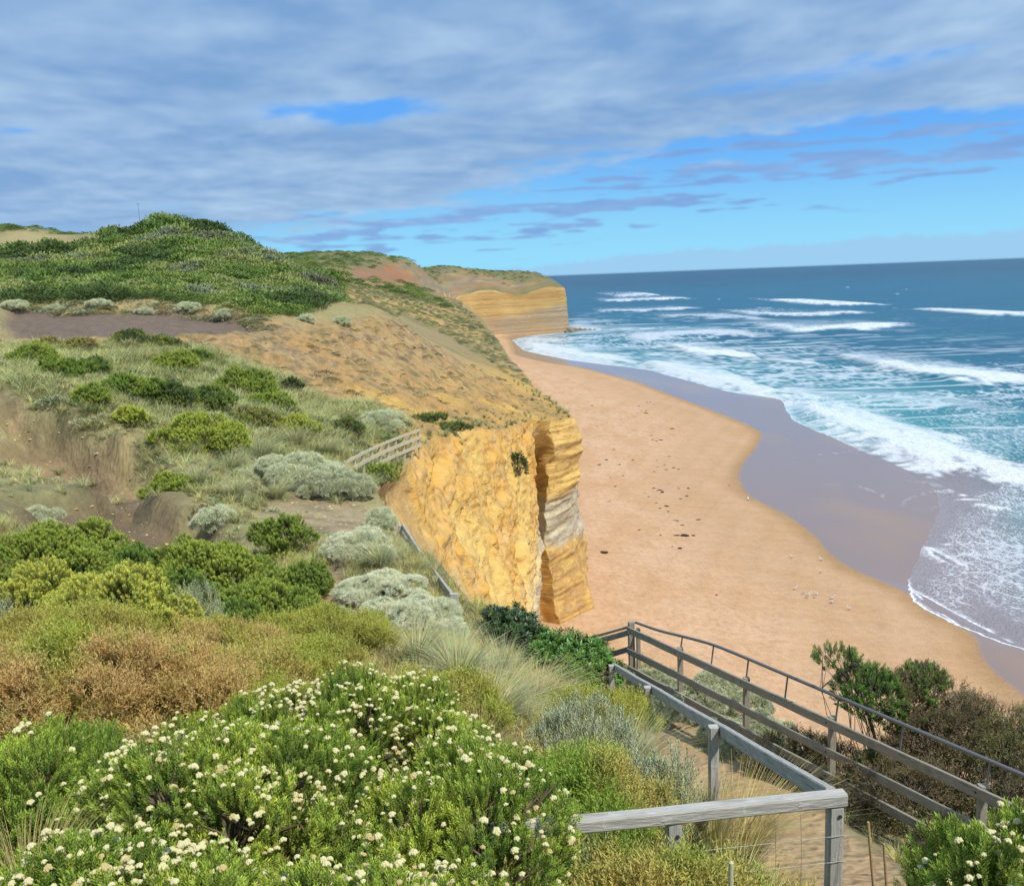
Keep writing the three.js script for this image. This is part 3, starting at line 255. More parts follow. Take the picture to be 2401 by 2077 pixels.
// ------------------------------------------------------------------ cliffs hung from the edge of the land
const STZ = CLIFF_STATIONS.map((s) => s[0]);
function profileX(L, t) { // t 0 at the edge .. 1 at the base, by height
  const y = L[0][1] + (L[L.length - 1][1] - L[0][1]) * t;
  for (let i = 1; i < L.length; i++) if (y >= L[i][1] - 1e-6) { const a = L[i - 1], b = L[i]; return a[0] + (b[0] - a[0]) * (a[1] - y) / (a[1] - b[1]) - L[0][0]; }
  return L[L.length - 1][0] - L[0][0];
}
function cliffOffset(z, t) {
  let i = 1; while (i < STZ.length - 1 && STZ[i] > z) i++;
  const k = clamp((STZ[i - 1] - z) / (STZ[i - 1] - STZ[i]));
  return mixn(profileX(CLIFF_STATIONS[i - 1][1], t), profileX(CLIFF_STATIONS[i][1], t), k * k * (3 - 2 * k));
}
const CC = 190;
const cliffG = gridGeometry(ROWZ.length, CC, (r, c) => {
  const z = ROWZ[r], t = (c / (CC - 1)) ** 1.05, x1 = edgeX(z), y1 = groundHeight(x1, z), y0 = -0.6, y = y1 + (y0 - y1) * t;
  let x = x1 + cliffOffset(z, t), zz = z;
  const drop = y1 - y, far = -z > 400, ramp = sstep(0, 1.2, drop);
  const face = sstep(-52, -62, z);
  let w = 0;
  if (far) w = 1.6 * fbm(z * 0.08, y * 0.05, 2.2, 3) + 0.8 * ridge(z * 0.09, y * 0.02, 4.2, 3) + 0.5 * noise(y * 0.5, z * 0.01, 1);
  else {
    w = 1.6 * fbm(z * 0.11 + 4, y * 0.13, 2.2, 5) + 0.55 * ridge(z * 0.2 + y * 0.12, y * 0.09, 3.2, 3) * face;
    w += face * (0.16 * ridge(z * 0.5, y * 0.45, 6.1, 3) + 0.5 * fbm(z * 1.4, y * 1.3, 1.9, 4)) + 0.5 * face * (sstep(0.05, 0.3, noise(y * 0.33 + z * 0.06, z * 0.07, 3.6)) - 0.5);
    w -= 1.1 * Math.max(0, noise(z * 0.5, y * 0.55, 8.8) - 0.28) * 3 * sstep(0.1, 0.25, fbm(z * 0.05, y * 0.07, 5, 2) + 0.2);
    const butt = sstep(-110.5, -112.5, z) * sstep(-128, -118, z);
    w = mixn(w, 0.5 * noise(y * 0.75, z * 0.12 + x * 0.05, 1.5) + 0.22 * noise(y * 2.1, z * 0.2, 4.5) + 0.35 * fbm(z * 0.3, y * 0.3, 6, 3), butt * 0.85);
    w *= 1 - 0.75 * Math.exp(-(((z + 108.8) / 2) ** 2));
  }
  x += w * ramp; zz += 0.25 * w * ramp;
  if (z < -107 && z > -111.6) { // deep crack between the near face and the far buttress
    const q = clamp((-107 - z) / 4.5), slot = sstep(0, 0.6, q) * sstep(1, 0.7, q), m = sstep(0.3, 5, drop) * (0.35 + 0.65 * sstep(4, 11, drop)) * (1 - 0.7 * sstep(12, 19, drop));
    zz -= 8 * slot * m; x -= (1.4 + 1.2 * sstep(6, 12, drop)) * slot * m;
  }
  return { p: [x, y, zz], uv: [(z + x * 0.6) / 9, y / 9] };
});
const Y = { gold: rgb('#dfa23c'), yellow: rgb('#e8bf6c'), cream: rgb('#e6d3a4'), grey: rgb('#b5aa95'), brown: rgb('#ba8d52'), dark: rgb('#96744a'), veg: rgb('#7d7550') };
paint(cliffG, (x, y, z) => {
  const n1 = fbm(z * 0.1, y * 0.12, x * 0.1, 4), n2 = fbm(z * 0.6, y * 0.6, x * 0.6, 4), d = -z;
  let c;
  if (d > 400) {
    const yy = y + n1 * 3 + 0.006 * (700 - d), bed = noise(y * 0.45, z * 0.01, 2.2) * 0.45 + noise(y * 1.2, z * 0.03, 7.2) * 0.3 + 0.5 * fbm(z * 0.12, y * 0.06, 3.3, 3);
    c = mix3(mix3(mix3(Y.yellow, Y.grey, 0.25), Y.brown, clamp(0.6 + bed)), mix3(mix3(Y.grey, Y.dark, 0.2), Y.brown, clamp(0.35 + bed * 0.6)), sstep(17.5, 13.5, yy + 5 * fbm(z * 0.05, y * 0.02, 1, 3) - clamp((-z - 735) / 30) * 6));
  } else {
    const butt = sstep(-108, -111, z), bed = noise(y * 1.3, z * 0.03, 2.2) * 0.6 + noise(y * 3.1, z * 0.06, 7.2) * 0.35;
    const face = mix3(mix3(Y.yellow, Y.gold, clamp(0.35 + n1 * 2.4)), Y.cream, clamp(n2 * 0.8 + n1 * 0.9 + sstep(21, 11, y + n1 * 6) * 0.75 - 0.05));
    const faceLow = mix3(face, mix3(Y.grey, Y.cream, clamp(0.45 + n2)), sstep(14, 9, y + n1 * 7) * sstep(-80, -92, z));
    const ridgeGrey = mix3(faceLow, mix3(Y.grey, Y.cream, 0.4), sstep(-101, -106, z) * sstep(24, 17, y + n1 * 8));
    let b = mix3(mix3(Y.yellow, Y.brown, clamp(0.3 + bed)), mix3(Y.grey, Y.cream, clamp(0.25 + bed * 0.8)), sstep(19.3, 17.8, y + n1 * 1.6));
    b = mix3(b, mix3(Y.brown, Y.yellow, clamp(0.45 + n2 * 2)), sstep(11.5, 10, y + n1 * 5));
    c = mix3(ridgeGrey, b, butt);
    c = mix3(c, mix3(Y.brown, Y.veg, 0.3), sstep(-130, -150, z) * 0.6);
    c = mix3(c, Y.dark, clamp(n2 * 1.3 - 0.14)); c = mix3(c, Y.cream, clamp(-n2 * 0.9 - 0.12));
    c = mix3(c, Y.dark, 0.6 * sstep(0.3, 0.42, noise(z * 2.2, y * 2.4, x * 1.3)) * sstep(0.0, 0.2, n1 + 0.1));
    if (d < 55) c = mix3(c, K.tan, 0.5);
  }
  return c;
});
structure('sea_cliff', cliffG, cliffMat);
// ------------------------------------------------------------------ beach and sea
const xOf = (line) => { const L = line.map(([x, z]) => [z, x]).sort((a, b) => b[0] - a[0]); return (z) => lookup(L, z); };
const wetX0 = xOf([...WET_LINE, [50, -60], [40, 0], [-2, -730], [30, -775], [-60, -850], [-60, -1e6]]);
const waterX0 = xOf([...WATER_LINE, [66, -80], [70, 0], [15, -735], [56, -768], [40, -800], [-60, -850], [-60, -1e6]]);
const smooth = (f) => (z) => { const h = clamp(-z * 0.025, 1, 12); return (f(z - h) + 2 * f(z) + f(z + h) + f(z - h / 2) + f(z + h / 2)) / 6; };
const wetX = smooth(wetX0), waterXs = smooth(waterX0);
const waterX = (z) => waterXs(z) + 1.3 * fbm(z * 0.12, 0.4, 3.3, 4) + 0.4 * noise(z * 0.9, 2, 2);
function baseX(z) { const L = CLIFF_STATIONS; return lookup(L.map(([a, p]) => [a, p[p.length - 1][0]]), z); }
const BASE = CLIFF_STATIONS.map(([a, p]) => [a, p[p.length - 1][0]]);
function beachHeight(x, z) {
  const b = lookup(BASE, z), w = wetX(z), s = waterXs(z);
  if (x < w) { const t = clamp((x - b) / Math.max(4, w - b)); return mixn(2.6, 0.55, t ** 0.8) + 0.12 * fbm(x * 0.08, z * 0.05, 1, 3) * (1 - t) - 0.10 * sstep(w - 5, w, x); }
  const t = (x - w) / Math.max(3, s - w); return t < 1 ? mixn(0.45, 0.06, t) : 0.06 - 0.05 * (x - s);
}
{
  const rows = []; for (let z = -15; z > -840;) { rows.push(z); const d = Math.max(70, -z); z -= Math.max(0.35, d * d / 42000 * 0.9); }
  const cols = 260;
  const g = gridGeometry(rows.length, cols, (r, c) => {
    const z = rows[r], b = lookup(BASE, z) - 12, e = waterXs(z) + 14, t = c / (cols - 1), x = b + (e - b) * t;
    return { p: [x, beachHeight(x, z), z], uv: [(x * 0.93 + z * 0.37) / 6, (z * 0.93 - x * 0.37) / 6] };
  });
  const dry = rgb('#e2ba94'), dry2 = rgb('#d6aa7e'), damp = rgb('#c29a6e'), wet = rgb('#92796a'), edge = rgb('#ac8759'), foam = rgb('#dfdcdc');
  // two sheets of the same beach: dry sand and the wet, mirroring strip
  const dryG = g, n = (x, z) => fbm(x * 0.15, z * 0.06, 3, 4);
  paint(dryG, (x, y, z) => {
    const w = wetX(z) + 0.5 * fbm(z * 0.3, x * 0.3, 2, 3), far = w - x, n1 = n(x, z), n2 = fbm(x * 0.9, z * 0.7, 5, 3);
    let c = mix3(dry, dry2, clamp(0.5 + n1 * 1.9 + n2 * 1.3)); c = mix3(c, damp, 0.5 * sstep(0.12, 0.3, noise(x * 1.6, z * 1.3, 4)) * sstep(14, 26, far));
    c = mix3(c, damp, sstep(26, 12, far + n1 * 14) * 0.45);
    c = mix3(c, edge, sstep(4.5, 0.3, far + n2 * 2) * 0.7);
    const k = sstep(0.25, -0.25, far);
    const thinFoam = z > -230 ? sstep(0.965, 0.995, 1 - Math.abs(noise(x * 0.10 + 0.05 * z, z * 0.06, 6.2) + 0.12 * noise(x * 0.6, z * 0.5, 3))) * sstep(0.0, 0.25, fbm(x * 0.05, z * 0.04, 2.7, 3) + 0.05) * sstep(8, 20, -far) * 0.35 : 0;
    const w2 = mix3(mix3(wet, edge, clamp(1.5 * fbm(x * 0.05 + 2, z * 0.022, 8.1, 3) - 0.05)), foam, thinFoam);
    return mix3(c, w2, k);
  });
  // split by wetness so the wet strip can be glossy
  const pos = dryG.attributes.position.array, idx = dryG.index.array, A = [], B = [];
  for (let i = 0; i < idx.length; i += 3) { const x = (pos[idx[i] * 3] + pos[idx[i + 1] * 3] + pos[idx[i + 2] * 3]) / 3, z = (pos[idx[i] * 3 + 2] + pos[idx[i + 1] * 3 + 2] + pos[idx[i + 2] * 3 + 2]) / 3; (x < wetX(z) + 0.5 * fbm(z * 0.3, x * 0.3, 2, 3) ? A : B).push(idx[i], idx[i + 1], idx[i + 2]); }
  const wetG = dryG.clone(); dryG.setIndex(A); wetG.setIndex(B);
  structure('beach_sand', dryG, new THREE.MeshStandardMaterial({ vertexColors: true, roughness: 0.95, map: grainTexture(512, [[9, 0.5, 1.4], [40, 0.7, 2.5], [0, 0.3]], 0.88, 0.22, false), bumpMap: sandBump, bumpScale: 0.07 }));
  structure('wet_sand', wetG, new THREE.MeshPhysicalMaterial({ vertexColors: true, roughness: 0.24, ior: 1.36, clearcoat: 0.35, clearcoatRoughness: 0.12, bumpMap: rippleBump, bumpScale: 0.006 }));
}
{
  const rows = []; for (let z = -62; z > -2600;) { rows.push(z); z -= Math.max(0.16, z * z / 60000); }
  for (let z = -2700; z > -90000; z *= 1.22) rows.push(z); rows.push(-90000);
  const cols = 640;
  // breaking waves: distance along z to each crest
  const BR = BREAKERS.map(([pts, half, s]) => { const P = [...pts].sort((a, b) => a[0] - b[0]); return { P, half, s, x0: P[0][0], x1: P[P.length - 1][0], z0: Math.min(...P.map((p) => p[1])), z1: Math.max(...P.map((p) => p[1])) }; });
  const crestDist = (b, x, z) => { // signed distance to the crest, positive on the seaward side
    let best = 1e9, sg = 1;
    for (let i = 0; i + 1 < b.P.length; i++) { const [ax, az] = b.P[i], [bx, bz] = b.P[i + 1], ex = bx - ax, ez = bz - az, t = clamp(((x - ax) * ex + (z - az) * ez) / (ex * ex + ez * ez)), dx = x - ax - ex * t, dz = z - az - ez * t, dd = Math.hypot(dx, dz); if (dd < best) { best = dd; sg = ex * dz - ez * dx < 0 ? 1 : -1; } }
    return best * sg;
  };
  const deep = rgb('#0e586f'), navy = rgb('#0a4258'), teal = rgb('#2a7a84'), green = rgb('#5da19f'), film = rgb('#9b8b8b'), foam = rgb('#f2f4f6');
  const foamAt = (x, z) => {
    const d = -z, s = x - waterX(z), sc = 1, tf = sstep(230, 330, d);
    const wx = x + 3 * noise(x * 0.08, z * 0.05, 1.1), wz = z + 4 * noise(x * 0.06, z * 0.05, 6.1);
    // webs and streaks of old foam: a fine net near the shore, long streaks farther out
    const net = (f, k, q) => { const a = tf < 1 ? 1 - Math.abs(noise(wx * f, wz * f * 0.55, q)) * k : 0, b = tf > 0 ? 1 - Math.abs(noise(wx * f * 0.22, wz * f * 0.2, q + 3)) * k : 0; return mixn(a, b, tf); };
    const web = net(0.34, 2.6, 2.2), web2 = net(0.9, 2.4, 5.2), fine = net(2.3, 2.2, 9.2);
    const patch = mixn(fbm(wx * 0.05 + 9, wz * 0.03, 4.4, 4), fbm(wx * 0.016 + 9, wz * 0.02, 4.4, 4), tf);
    let dens = 0;
    if (d < 240) dens = 0.22 * sstep(0, 10, s) * sstep(230, 60, s) + 0.04;
    else if (d < 470) dens = 0.24 * sstep(150, 30, s - 0.12 * (d - 230)) + 0.12 * sstep(330, 60, s);
    else dens = 0.2 * sstep(220, 40, s) * sstep(1150, 750, d) + 0.05 * sstep(1500, 700, d);
    dens = clamp(dens * (1 + patch * 2.6) + patch * 0.22 * sstep(0.04, 0.2, dens));
    const thread = (n, k) => sstep(1 - dens * k, 1.03 - dens * 0.35, n);
    let f = Math.max(thread(web, 0.75) * 0.8, thread(web2, 0.8) * 0.8, thread(fine, 0.8) * 0.65 * (1 - tf)) * sstep(0.03, 0.2, dens) * mixn(0.62, 0.72, tf);
    if (d > 250 && d < 1300) { const st = 1 - Math.abs(noise(wx * 0.011 + 3, wz * 0.085, 3.1)) * 4, cut = fbm(wx * 0.02, wz * 0.03, 8, 3); f = Math.max(f, sstep(0.55, 0.95, st + cut * 0.9) * sstep(340, 80, s) * sstep(1300, 700, d) * 0.6); }
    let lift = 0;
    for (const b of BR) {
      const m = b.half * 4 + 2; if (x < b.x0 - m || x > b.x1 + m || z < b.z0 - m * 1.4 || z > b.z1 + m) continue;
      const q = crestDist(b, x, z) / b.half, along = sstep(b.x0 - 1, b.x0 + (b.x1 - b.x0) * 0.15, x + 6 * noise(z * 0.3, x * 0.1, 2)) * sstep(b.x1 + 1, b.x1 - (b.x1 - b.x0) * 0.2, x + 6 * noise(z * 0.3, x * 0.1, 5));
      const k = clamp(4 / b.half, 0.12, 1.2), jag = 1.0 * fbm(x * 0.35 * k, z * 0.2 * k, 7 + b.half, 4) + 0.35 * noise(x * 1.3 * k, z * 0.6 * k, 3), aq = q + jag * 1.1;
      const grain = 0.7 + 0.3 * clamp(0.6 + 1.4 * noise(x * 1.5, z * 0.7, 6));
      const front = sstep(-1.1, -0.55, aq) * sstep(0.95, 0.0, aq) * grain, tail = sstep(-0.8, -0.1, aq) * sstep(3.6, 0.4, aq) * clamp(0.12 + Math.max(thread(web, 1.1), thread(web2, 1.2), sstep(0.45, 1, fine) * 0.7));
      f = Math.max(f, along * b.s * front, along * b.s * tail * 0.8);
      lift = Math.max(lift, along * b.s * Math.exp(-q * q * 0.8) * Math.min(1.7, b.half * 0.15));
    }
    // the thin white line where the swash ends
    f = Math.max(f, sstep(0.42, 0.08, Math.abs(s - 0.2 - 0.3 * noise(z * 0.6, x * 0.2, 4))) * 0.85 * sstep(-133, -126, z), sstep(4, 0, s + 3 * noise(z * 0.4, x * 0.3, 4)) * sstep(215, 240, d) * clamp(0.35 + web2 * 0.6) * 0.85);
    return [f, lift, s];
  };
  const extra = new Float32Array(rows.length * cols * 2);
  const g = gridGeometry(rows.length, cols, (r, c) => {
    const z = rows[r], d = -z, w = waterX(z), X = Math.max(0.78 * d + 60, w + 60), x = w + (X - w) * (c / (cols - 1)) ** 1.08;
    let f = 0, lift = 0, s = x - w;
    if (d < 2600) [f, lift, s] = foamAt(x, z);
    const o = (r * cols + c) * 2; extra[o] = f; extra[o + 1] = s;
    const swell = d < 2600 ? (0.16 * noise(x * 0.02, z * 0.09, 1) + 0.08 * noise(x * 0.1, z * 0.25, 4)) * sstep(2, 40, s) : 0;
    const lowEdge = sstep(9, 0, s), y = mixn(0.1 + swell + lift + f * 0.05 * sstep(1, 6, s), Math.max(-0.05, beachHeight(x, z)) + 0.012, lowEdge);
    return { p: [x, d > 2600 ? 0.05 : y, z], uv: [x / 14, z / 14] };
  });
  const p = g.attributes.position.array, col = g.attributes.color.array;
  for (let i = 0; i < p.length / 3; i++) {
    const x = p[i * 3], z = p[i * 3 + 2], d = -z, f = extra[i * 2], s = extra[i * 2 + 1];
    let c = mix3(deep, navy, sstep(900, 5000, d));
    const sh = clamp(1 - s / (60 + d * 0.25)) * sstep(1400, 300, d), pt = fbm(x * 0.012, z * 0.02, 3, 3);
    c = mix3(c, teal, clamp(sh * 1.25 + pt * 0.8 - 0.05) * sstep(2500, 500, d));
    c = mix3(c, green, clamp(sh - 0.45 + pt * 0.8) * 0.8);
    if (d < 260) c = mix3(c, film, sstep(34, 3, s + 14 * pt) * sstep(270, 190, d) * 0.9);
    c = mix3(c, [c[0] * 0.7, c[1] * 0.75, c[2] * 0.8], clamp(noise(x * 0.01, z * 0.012, 8) * 1.2));
    c = mix3(c, foam, clamp(f));
    if (d > 500 && d < 4000) { const cap = noise(x * 0.05, z * 0.02, 2) * noise(x * 0.011, z * 0.006, 5); if (cap > 0.27) c = mix3(c, foam, 0.4); }
    col[i * 3] = c[0]; col[i * 3 + 1] = c[1]; col[i * 3 + 2] = c[2];
  }
  structure('sea', g, new THREE.MeshPhysicalMaterial({ vertexColors: true, roughness: 0.3, specularIntensity: 0.26, bumpMap: rippleBump, bumpScale: 0.22 }));
}
// ------------------------------------------------------------------ things: helpers
const taken = {};
function numbered(name) { const k = (taken[name] ?? -1) + 1; taken[name] = k; return k ? `${name}_${String(k).padStart(3, '0')}` : name; }
function tag(o, label, category, group) { o.userData.label = label; o.userData.category = category; if (group) o.userData.group = group; return o; }
function thing(name, label, category, x, y, z, group) { const o = new THREE.Group(); o.name = numbered(name); o.position.set(x, y, z); scene.add(o); return tag(o, label, category, group); }
function part(name, g, m, parent) { const o = new THREE.Mesh(g, m); o.name = name; o.castShadow = o.receiveShadow = true; parent.add(o); return o; }
const V = (x, y, z) => new THREE.Vector3(x, y, z);

// sawn timber from a to b (relative to the thing), worn edges, uv along the grain in metres
function timber(a, b, w, h, seed = 1, wobble = 0.004) {
  const A = V(...a), B = V(...b), L = A.distanceTo(B), dir = B.clone().sub(A).normalize(), side = V(0, 1, 0).cross(dir);
  if (side.lengthSq() < 1e-4) side.set(1, 0, 0); side.normalize();
  const up = dir.clone().cross(side).normalize(), e = Math.min(w, h) * 0.13, hw = w / 2, hh = h / 2;
  const ring = [[hw, -hh + e], [hw, hh - e], [hw - e, hh], [-hw + e, hh], [-hw, hh - e], [-hw, -hh + e], [-hw + e, -hh], [hw - e, -hh]];
  const n = Math.max(2, Math.min(7, Math.round(L / 0.5) + 1)), pos = [], uv = [], idx = [], off = noise(seed * 1.7, 3.3, 2.2) * 4;
  for (let i = 0; i < n; i++) {
    const t = i / (n - 1), c = A.clone().lerp(B, t), wx = wobble * noise(seed + t * 3, 1, 1) * 2, wy = wobble * noise(seed + t * 3, 5, 1) * 2;
    for (let j = 0; j <= 8; j++) { const q = ring[j % 8], p = c.clone().addScaledVector(side, q[0] + wx).addScaledVector(up, q[1] + wy); pos.push(p.x, p.y, p.z); uv.push(t * L + off, j / 8 * 0.5 + off); }
    if (i) for (let j = 0; j < 8; j++) { const k = (i - 1) * 9 + j; idx.push(k, k + 1, k + 9, k + 1, k + 10, k + 9); }
  }
  for (const [row, s] of [[0, -1], [n - 1, 1]]) { const k0 = pos.length / 3; for (let j = 0; j < 8; j++) { const o = (row * 9 + j) * 3; pos.push(pos[o], pos[o + 1], pos[o + 2]); uv.push(ring[j][0] + 0.5 + off, ring[j][1]); } for (let j = 1; j < 7; j++) s < 0 ? idx.push(k0, k0 + j + 1, k0 + j) : idx.push(k0, k0 + j, k0 + j + 1); }
  let g = new THREE.BufferGeometry(); g.setAttribute('position', new THREE.Float32BufferAttribute(pos, 3)); g.setAttribute('uv', new THREE.Float32BufferAttribute(uv, 2)); g.setIndex(idx);
  g = g.toNonIndexed(); g.computeVertexNormals(); return g;
}
function tube(points, r, seg = 6) { const c = new THREE.CatmullRomCurve3(points.map((p) => V(...p))); return new THREE.TubeGeometry(c, Math.max(2, points.length * 3), r, seg, false); }
function woodTexture(base, amp) {
  const n = 512, d = new Uint8Array(n * n * 4), r = rng(9);
  for (let j = 0; j < n; j++) for (let i = 0; i < n; i++) {
    const u = i / n, v = j / n, g = tileNoise(u, v, 6, 1.3) * 0.5 + noise(u * 5, v * 60, 2) * 0.5 + noise(u * 11, v * 150, 4) * 0.5, crack = noise(u * 3, v * 38, 7) > 0.42 ? -0.5 : 0, lich = fbm(u * 9, v * 9, 6, 3) > 0.24 ? 0.35 : 0;
    const k = clamp(base + amp * (g + crack + lich) + (r() - 0.5) * 0.06) * 255, o = (j * n + i) * 4; d[o] = d[o + 1] = d[o + 2] = k; d[o + 3] = 255;
  }
  const t = new THREE.DataTexture(d, n, n, THREE.RGBAFormat); t.magFilter = THREE.LinearFilter; t.wrapS = t.wrapT = THREE.RepeatWrapping; t.needsUpdate = true; return t;
}
const woodMap = woodTexture(0.78, 0.3), woodBump = woodTexture(0.5, 0.6);
const woodPale = new THREE.MeshStandardMaterial({ color: '#c6c2b8', roughness: 0.88, map: woodMap, bumpMap: woodBump, bumpScale: 0.006 });
const woodGrey = new THREE.MeshStandardMaterial({ color: '#aea592', roughness: 0.9, map: woodMap, bumpMap: woodBump, bumpScale: 0.006 });
const woodTan = new THREE.MeshStandardMaterial({ color: '#dccdaa', roughness: 0.9, map: woodMap, bumpMap: woodBump, bumpScale: 0.006 });
const stakeMat = new THREE.MeshStandardMaterial({ color: '#c2a070', roughness: 0.85, map: woodMap });
const steel = new THREE.MeshStandardMaterial({ color: '#8a8782', roughness: 0.5, metalness: 0.55 });
const wireMat = new THREE.MeshStandardMaterial({ color: '#a5a49c', roughness: 0.45, metalness: 0.6 });
const rel = (o, p) => [p[0] - o[0], p[1] - o[1], p[2] - o[2]];

const BOLT = new THREE.CylinderGeometry(0.014, 0.014, 0.012, 8), boltMat = new THREE.MeshStandardMaterial({ color: '#5a5148', roughness: 0.6, metalness: 0.5 });
function bolt(post, p, side) { const b = part('bolt', BOLT, boltMat, post); b.position.set(...p); if (side === 'x') b.rotation.z = Math.PI / 2; else b.rotation.x = Math.PI / 2; }

// wired fence at the foot of the lookout: a level front rail, then a rail running down beside the path
{
  const O = [2.2, groundHeight(2.2, -6.2), -6.2], f = thing('timber_fence', 'pale weathered timber fence with wires, its corner post beside the sandy path', 'fence', ...O);
  const left = [-0.6, 41.34, -5.78], right = [2.27, 41.27, -6.205];
  const at = (t) => left.map((v, i) => v + (right[i] - v) * t);
  part('rail', timber(rel(O, at(0)), rel(O, at(1)), 0.1, 0.1, 3), woodPale, f);
  const P = [[2.2, -6.2], [1.02, -6.03], [-0.3, -5.83]];
  P.forEach(([x, z], i) => { const g = groundHeight(x, z); part('post', timber(rel(O, [x, g - 0.4, z]), rel(O, [x, 41.215 + (i ? 0.03 : 0), z]), 0.105, 0.105, 5 + i), woodPale, f); bolt(f.children[f.children.length - 1], rel(O, [x + 0.02, 41.16, z + 0.056]), 'z'); });
  const down = [[2.2, 41.24, -6.27], [1.83, 37.4, -17.6]];
  const dn = (t) => down[0].map((v, i) => v + (down[1][i] - v) * t);
  part('rail', timber(rel(O, dn(0)), rel(O, dn(0.5)), 0.07, 0.13, 8), woodPale, f);
  part('rail', timber(rel(O, dn(0.502)), rel(O, dn(1)), 0.07, 0.13, 9), woodPale, f);
  for (const [t, k] of [[0.27, 11], [0.62, 13], [0.97, 14]]) { const p = dn(t), g = groundHeight(p[0] - 0.09, p[2]); part('post', timber(rel(O, [p[0] - 0.09, g - 0.3, p[2]]), rel(O, [p[0] - 0.09, p[1] + 0.06, p[2]]), 0.1, 0.1, k), woodPale, f); }
  for (const [i, dy] of [[0, 0.2], [1, 0.4], [2, 0.6]]) {
    const pts = []; for (let k = 0; k <= 6; k++) { const t = 0.2 + 0.8 * k / 6, p = at(t); pts.push(rel(O, [p[0], p[1] - 0.06 - dy + 0.012 * noise(k, i, 3), p[2] + 0.055])); }
    part('wire', tube(pts, 0.0024, 4), wireMat, f);
  }
  for (let k = 0; k < 12; k++) { const p = at(0.22 + 0.066 * k); part('wire', tube([rel(O, [p[0], p[1] - 0.06, p[2] + 0.058]), rel(O, [p[0] + 0.01, p[1] - 0.4, p[2] + 0.058]), rel(O, [p[0], p[1] - 0.8, p[2] + 0.056])], 0.0016, 4), wireMat, f); }
}
// long railing on the seaward side of the path: three boards, posts and a round handrail on brackets
{
  const top = (t) => [2.3 + 3.5 * t, 37.87 + 0.9 * t, -18.5 + 8.5 * t], O = [2.3, groundHeight(2.3, -18.5), -18.5];
  const f = thing('path_railing', 'long grey timber railing with three boards and a round handrail above the beach', 'railing', ...O);
  const ts = [0, 0.2, 0.42, 0.645, 0.93, 1.2];
  for (let i = 0; i < ts.length; i++) {
    const p = top(ts[i]), g = groundHeight(p[0], p[2]), w = i ? 0.1 : 0.13;
    part('post', timber(rel(O, [p[0], Math.min(g, p[1] - 1.15) - 0.3, p[2]]), rel(O, [p[0], p[1] + (i ? 0.02 : 0.1), p[2]]), w, w, 21 + i), woodGrey, f);
    if (!i) part('post', timber(rel(O, [p[0] + 0.13, p[1] - 1.35, p[2] + 0.1]), rel(O, [p[0] + 0.13, p[1] - 0.02, p[2] + 0.1]), 0.08, 0.1, 31), woodGrey, f);
    if (i) { const q = top(ts[i - 1]); for (const [dy, h] of [[0.06, 0.14], [0.52, 0.13], [0.9, 0.13]]) bolt(f.children.filter((k) => k.name === 'post').pop(), rel(O, [p[0] - 0.102, p[1] - dy, p[2] + 0.02]), 'x'), part('rail', timber(rel(O, [q[0] - 0.075, q[1] - dy, q[2] + 0.03]), rel(O, [p[0] - 0.075, p[1] - dy, p[2] + 0.025]), 0.045, h, 40 + i * 3 + dy), woodGrey, f); }
  }
  const end = [1.25, 37.25, -19.4];
  for (const dy of [0.02, 0.14, 0.5]) part('rail', timber(rel(O, [2.24, 37.85 - dy, -18.56]), rel(O, [end[0], end[1] - dy * 1.1, end[2]]), 0.045, dy < 0.1 ? 0.05 : 0.11, 60 + dy), woodGrey, f);
  { const g = groundHeight(end[0], end[2]); part('post', timber(rel(O, [end[0], g - 0.4, end[2]]), rel(O, [end[0], end[1] + 0.08, end[2]]), 0.1, 0.1, 66), woodGrey, f); }
  const pipe = []; for (let k = 0; k <= 12; k++) { const p = top(k / 10); pipe.push(rel(O, [p[0] + 0.1, p[1] + 0.06 + 0.24 * sstep(0, 0.35, k / 10), p[2] - 0.05])); }
  part('handrail', tube(pipe, 0.028, 8), steel, f);
  for (const t of [0.19, 0.3, 0.41, 0.52, 0.645, 0.78, 0.93, 1.06]) { const p = top(t), h = 0.06 + 0.24 * sstep(0, 0.35, t); part('bracket', timber(rel(O, [p[0] + 0.05, p[1] - 0.1, p[2] - 0.02]), rel(O, [p[0] + 0.1, p[1] + h - 0.015, p[2] - 0.05]), 0.022, 0.022, 70 + t), steel, f); }
}
// far fence beside the steps across the hollow
{
  const N = 10, top = (t) => [-8.08 + 2.11 * t + 0.25 * Math.sin(t * 3.14) * -0.8, 36.55 - 0.95 * t + 0.05 * Math.sin(t * 3.14), -45 - 15 * t], O = [-8.08, groundHeight(-8.08, -45), -45];
  const f = thing('stair_railing', 'pale timber railing with many short bays across the hollow above the yellow cliff', 'railing', ...O);
  for (let i = 0; i < N; i++) {
    const p = top(i / (N - 1)), g = groundHeight(p[0], p[2]);
    part('post', timber(rel(O, [p[0], Math.min(g, p[1] - 1.3) - 0.3, p[2]]), rel(O, [p[0], p[1] + 0.02, p[2]]), 0.15, 0.15, 80 + i), woodTan, f);
    if (i) { const q = top((i - 1) / (N - 1)); for (const [dy, h] of [[0.02, 0.16], [0.5, 0.2], [1.0, 0.2]]) part('rail', timber(rel(O, [q[0] + 0.1, q[1] - dy, q[2]]), rel(O, [p[0] + 0.1, p[1] - dy, p[2]]), 0.06, h, 90 + i + dy), woodTan, f); }
  }
}
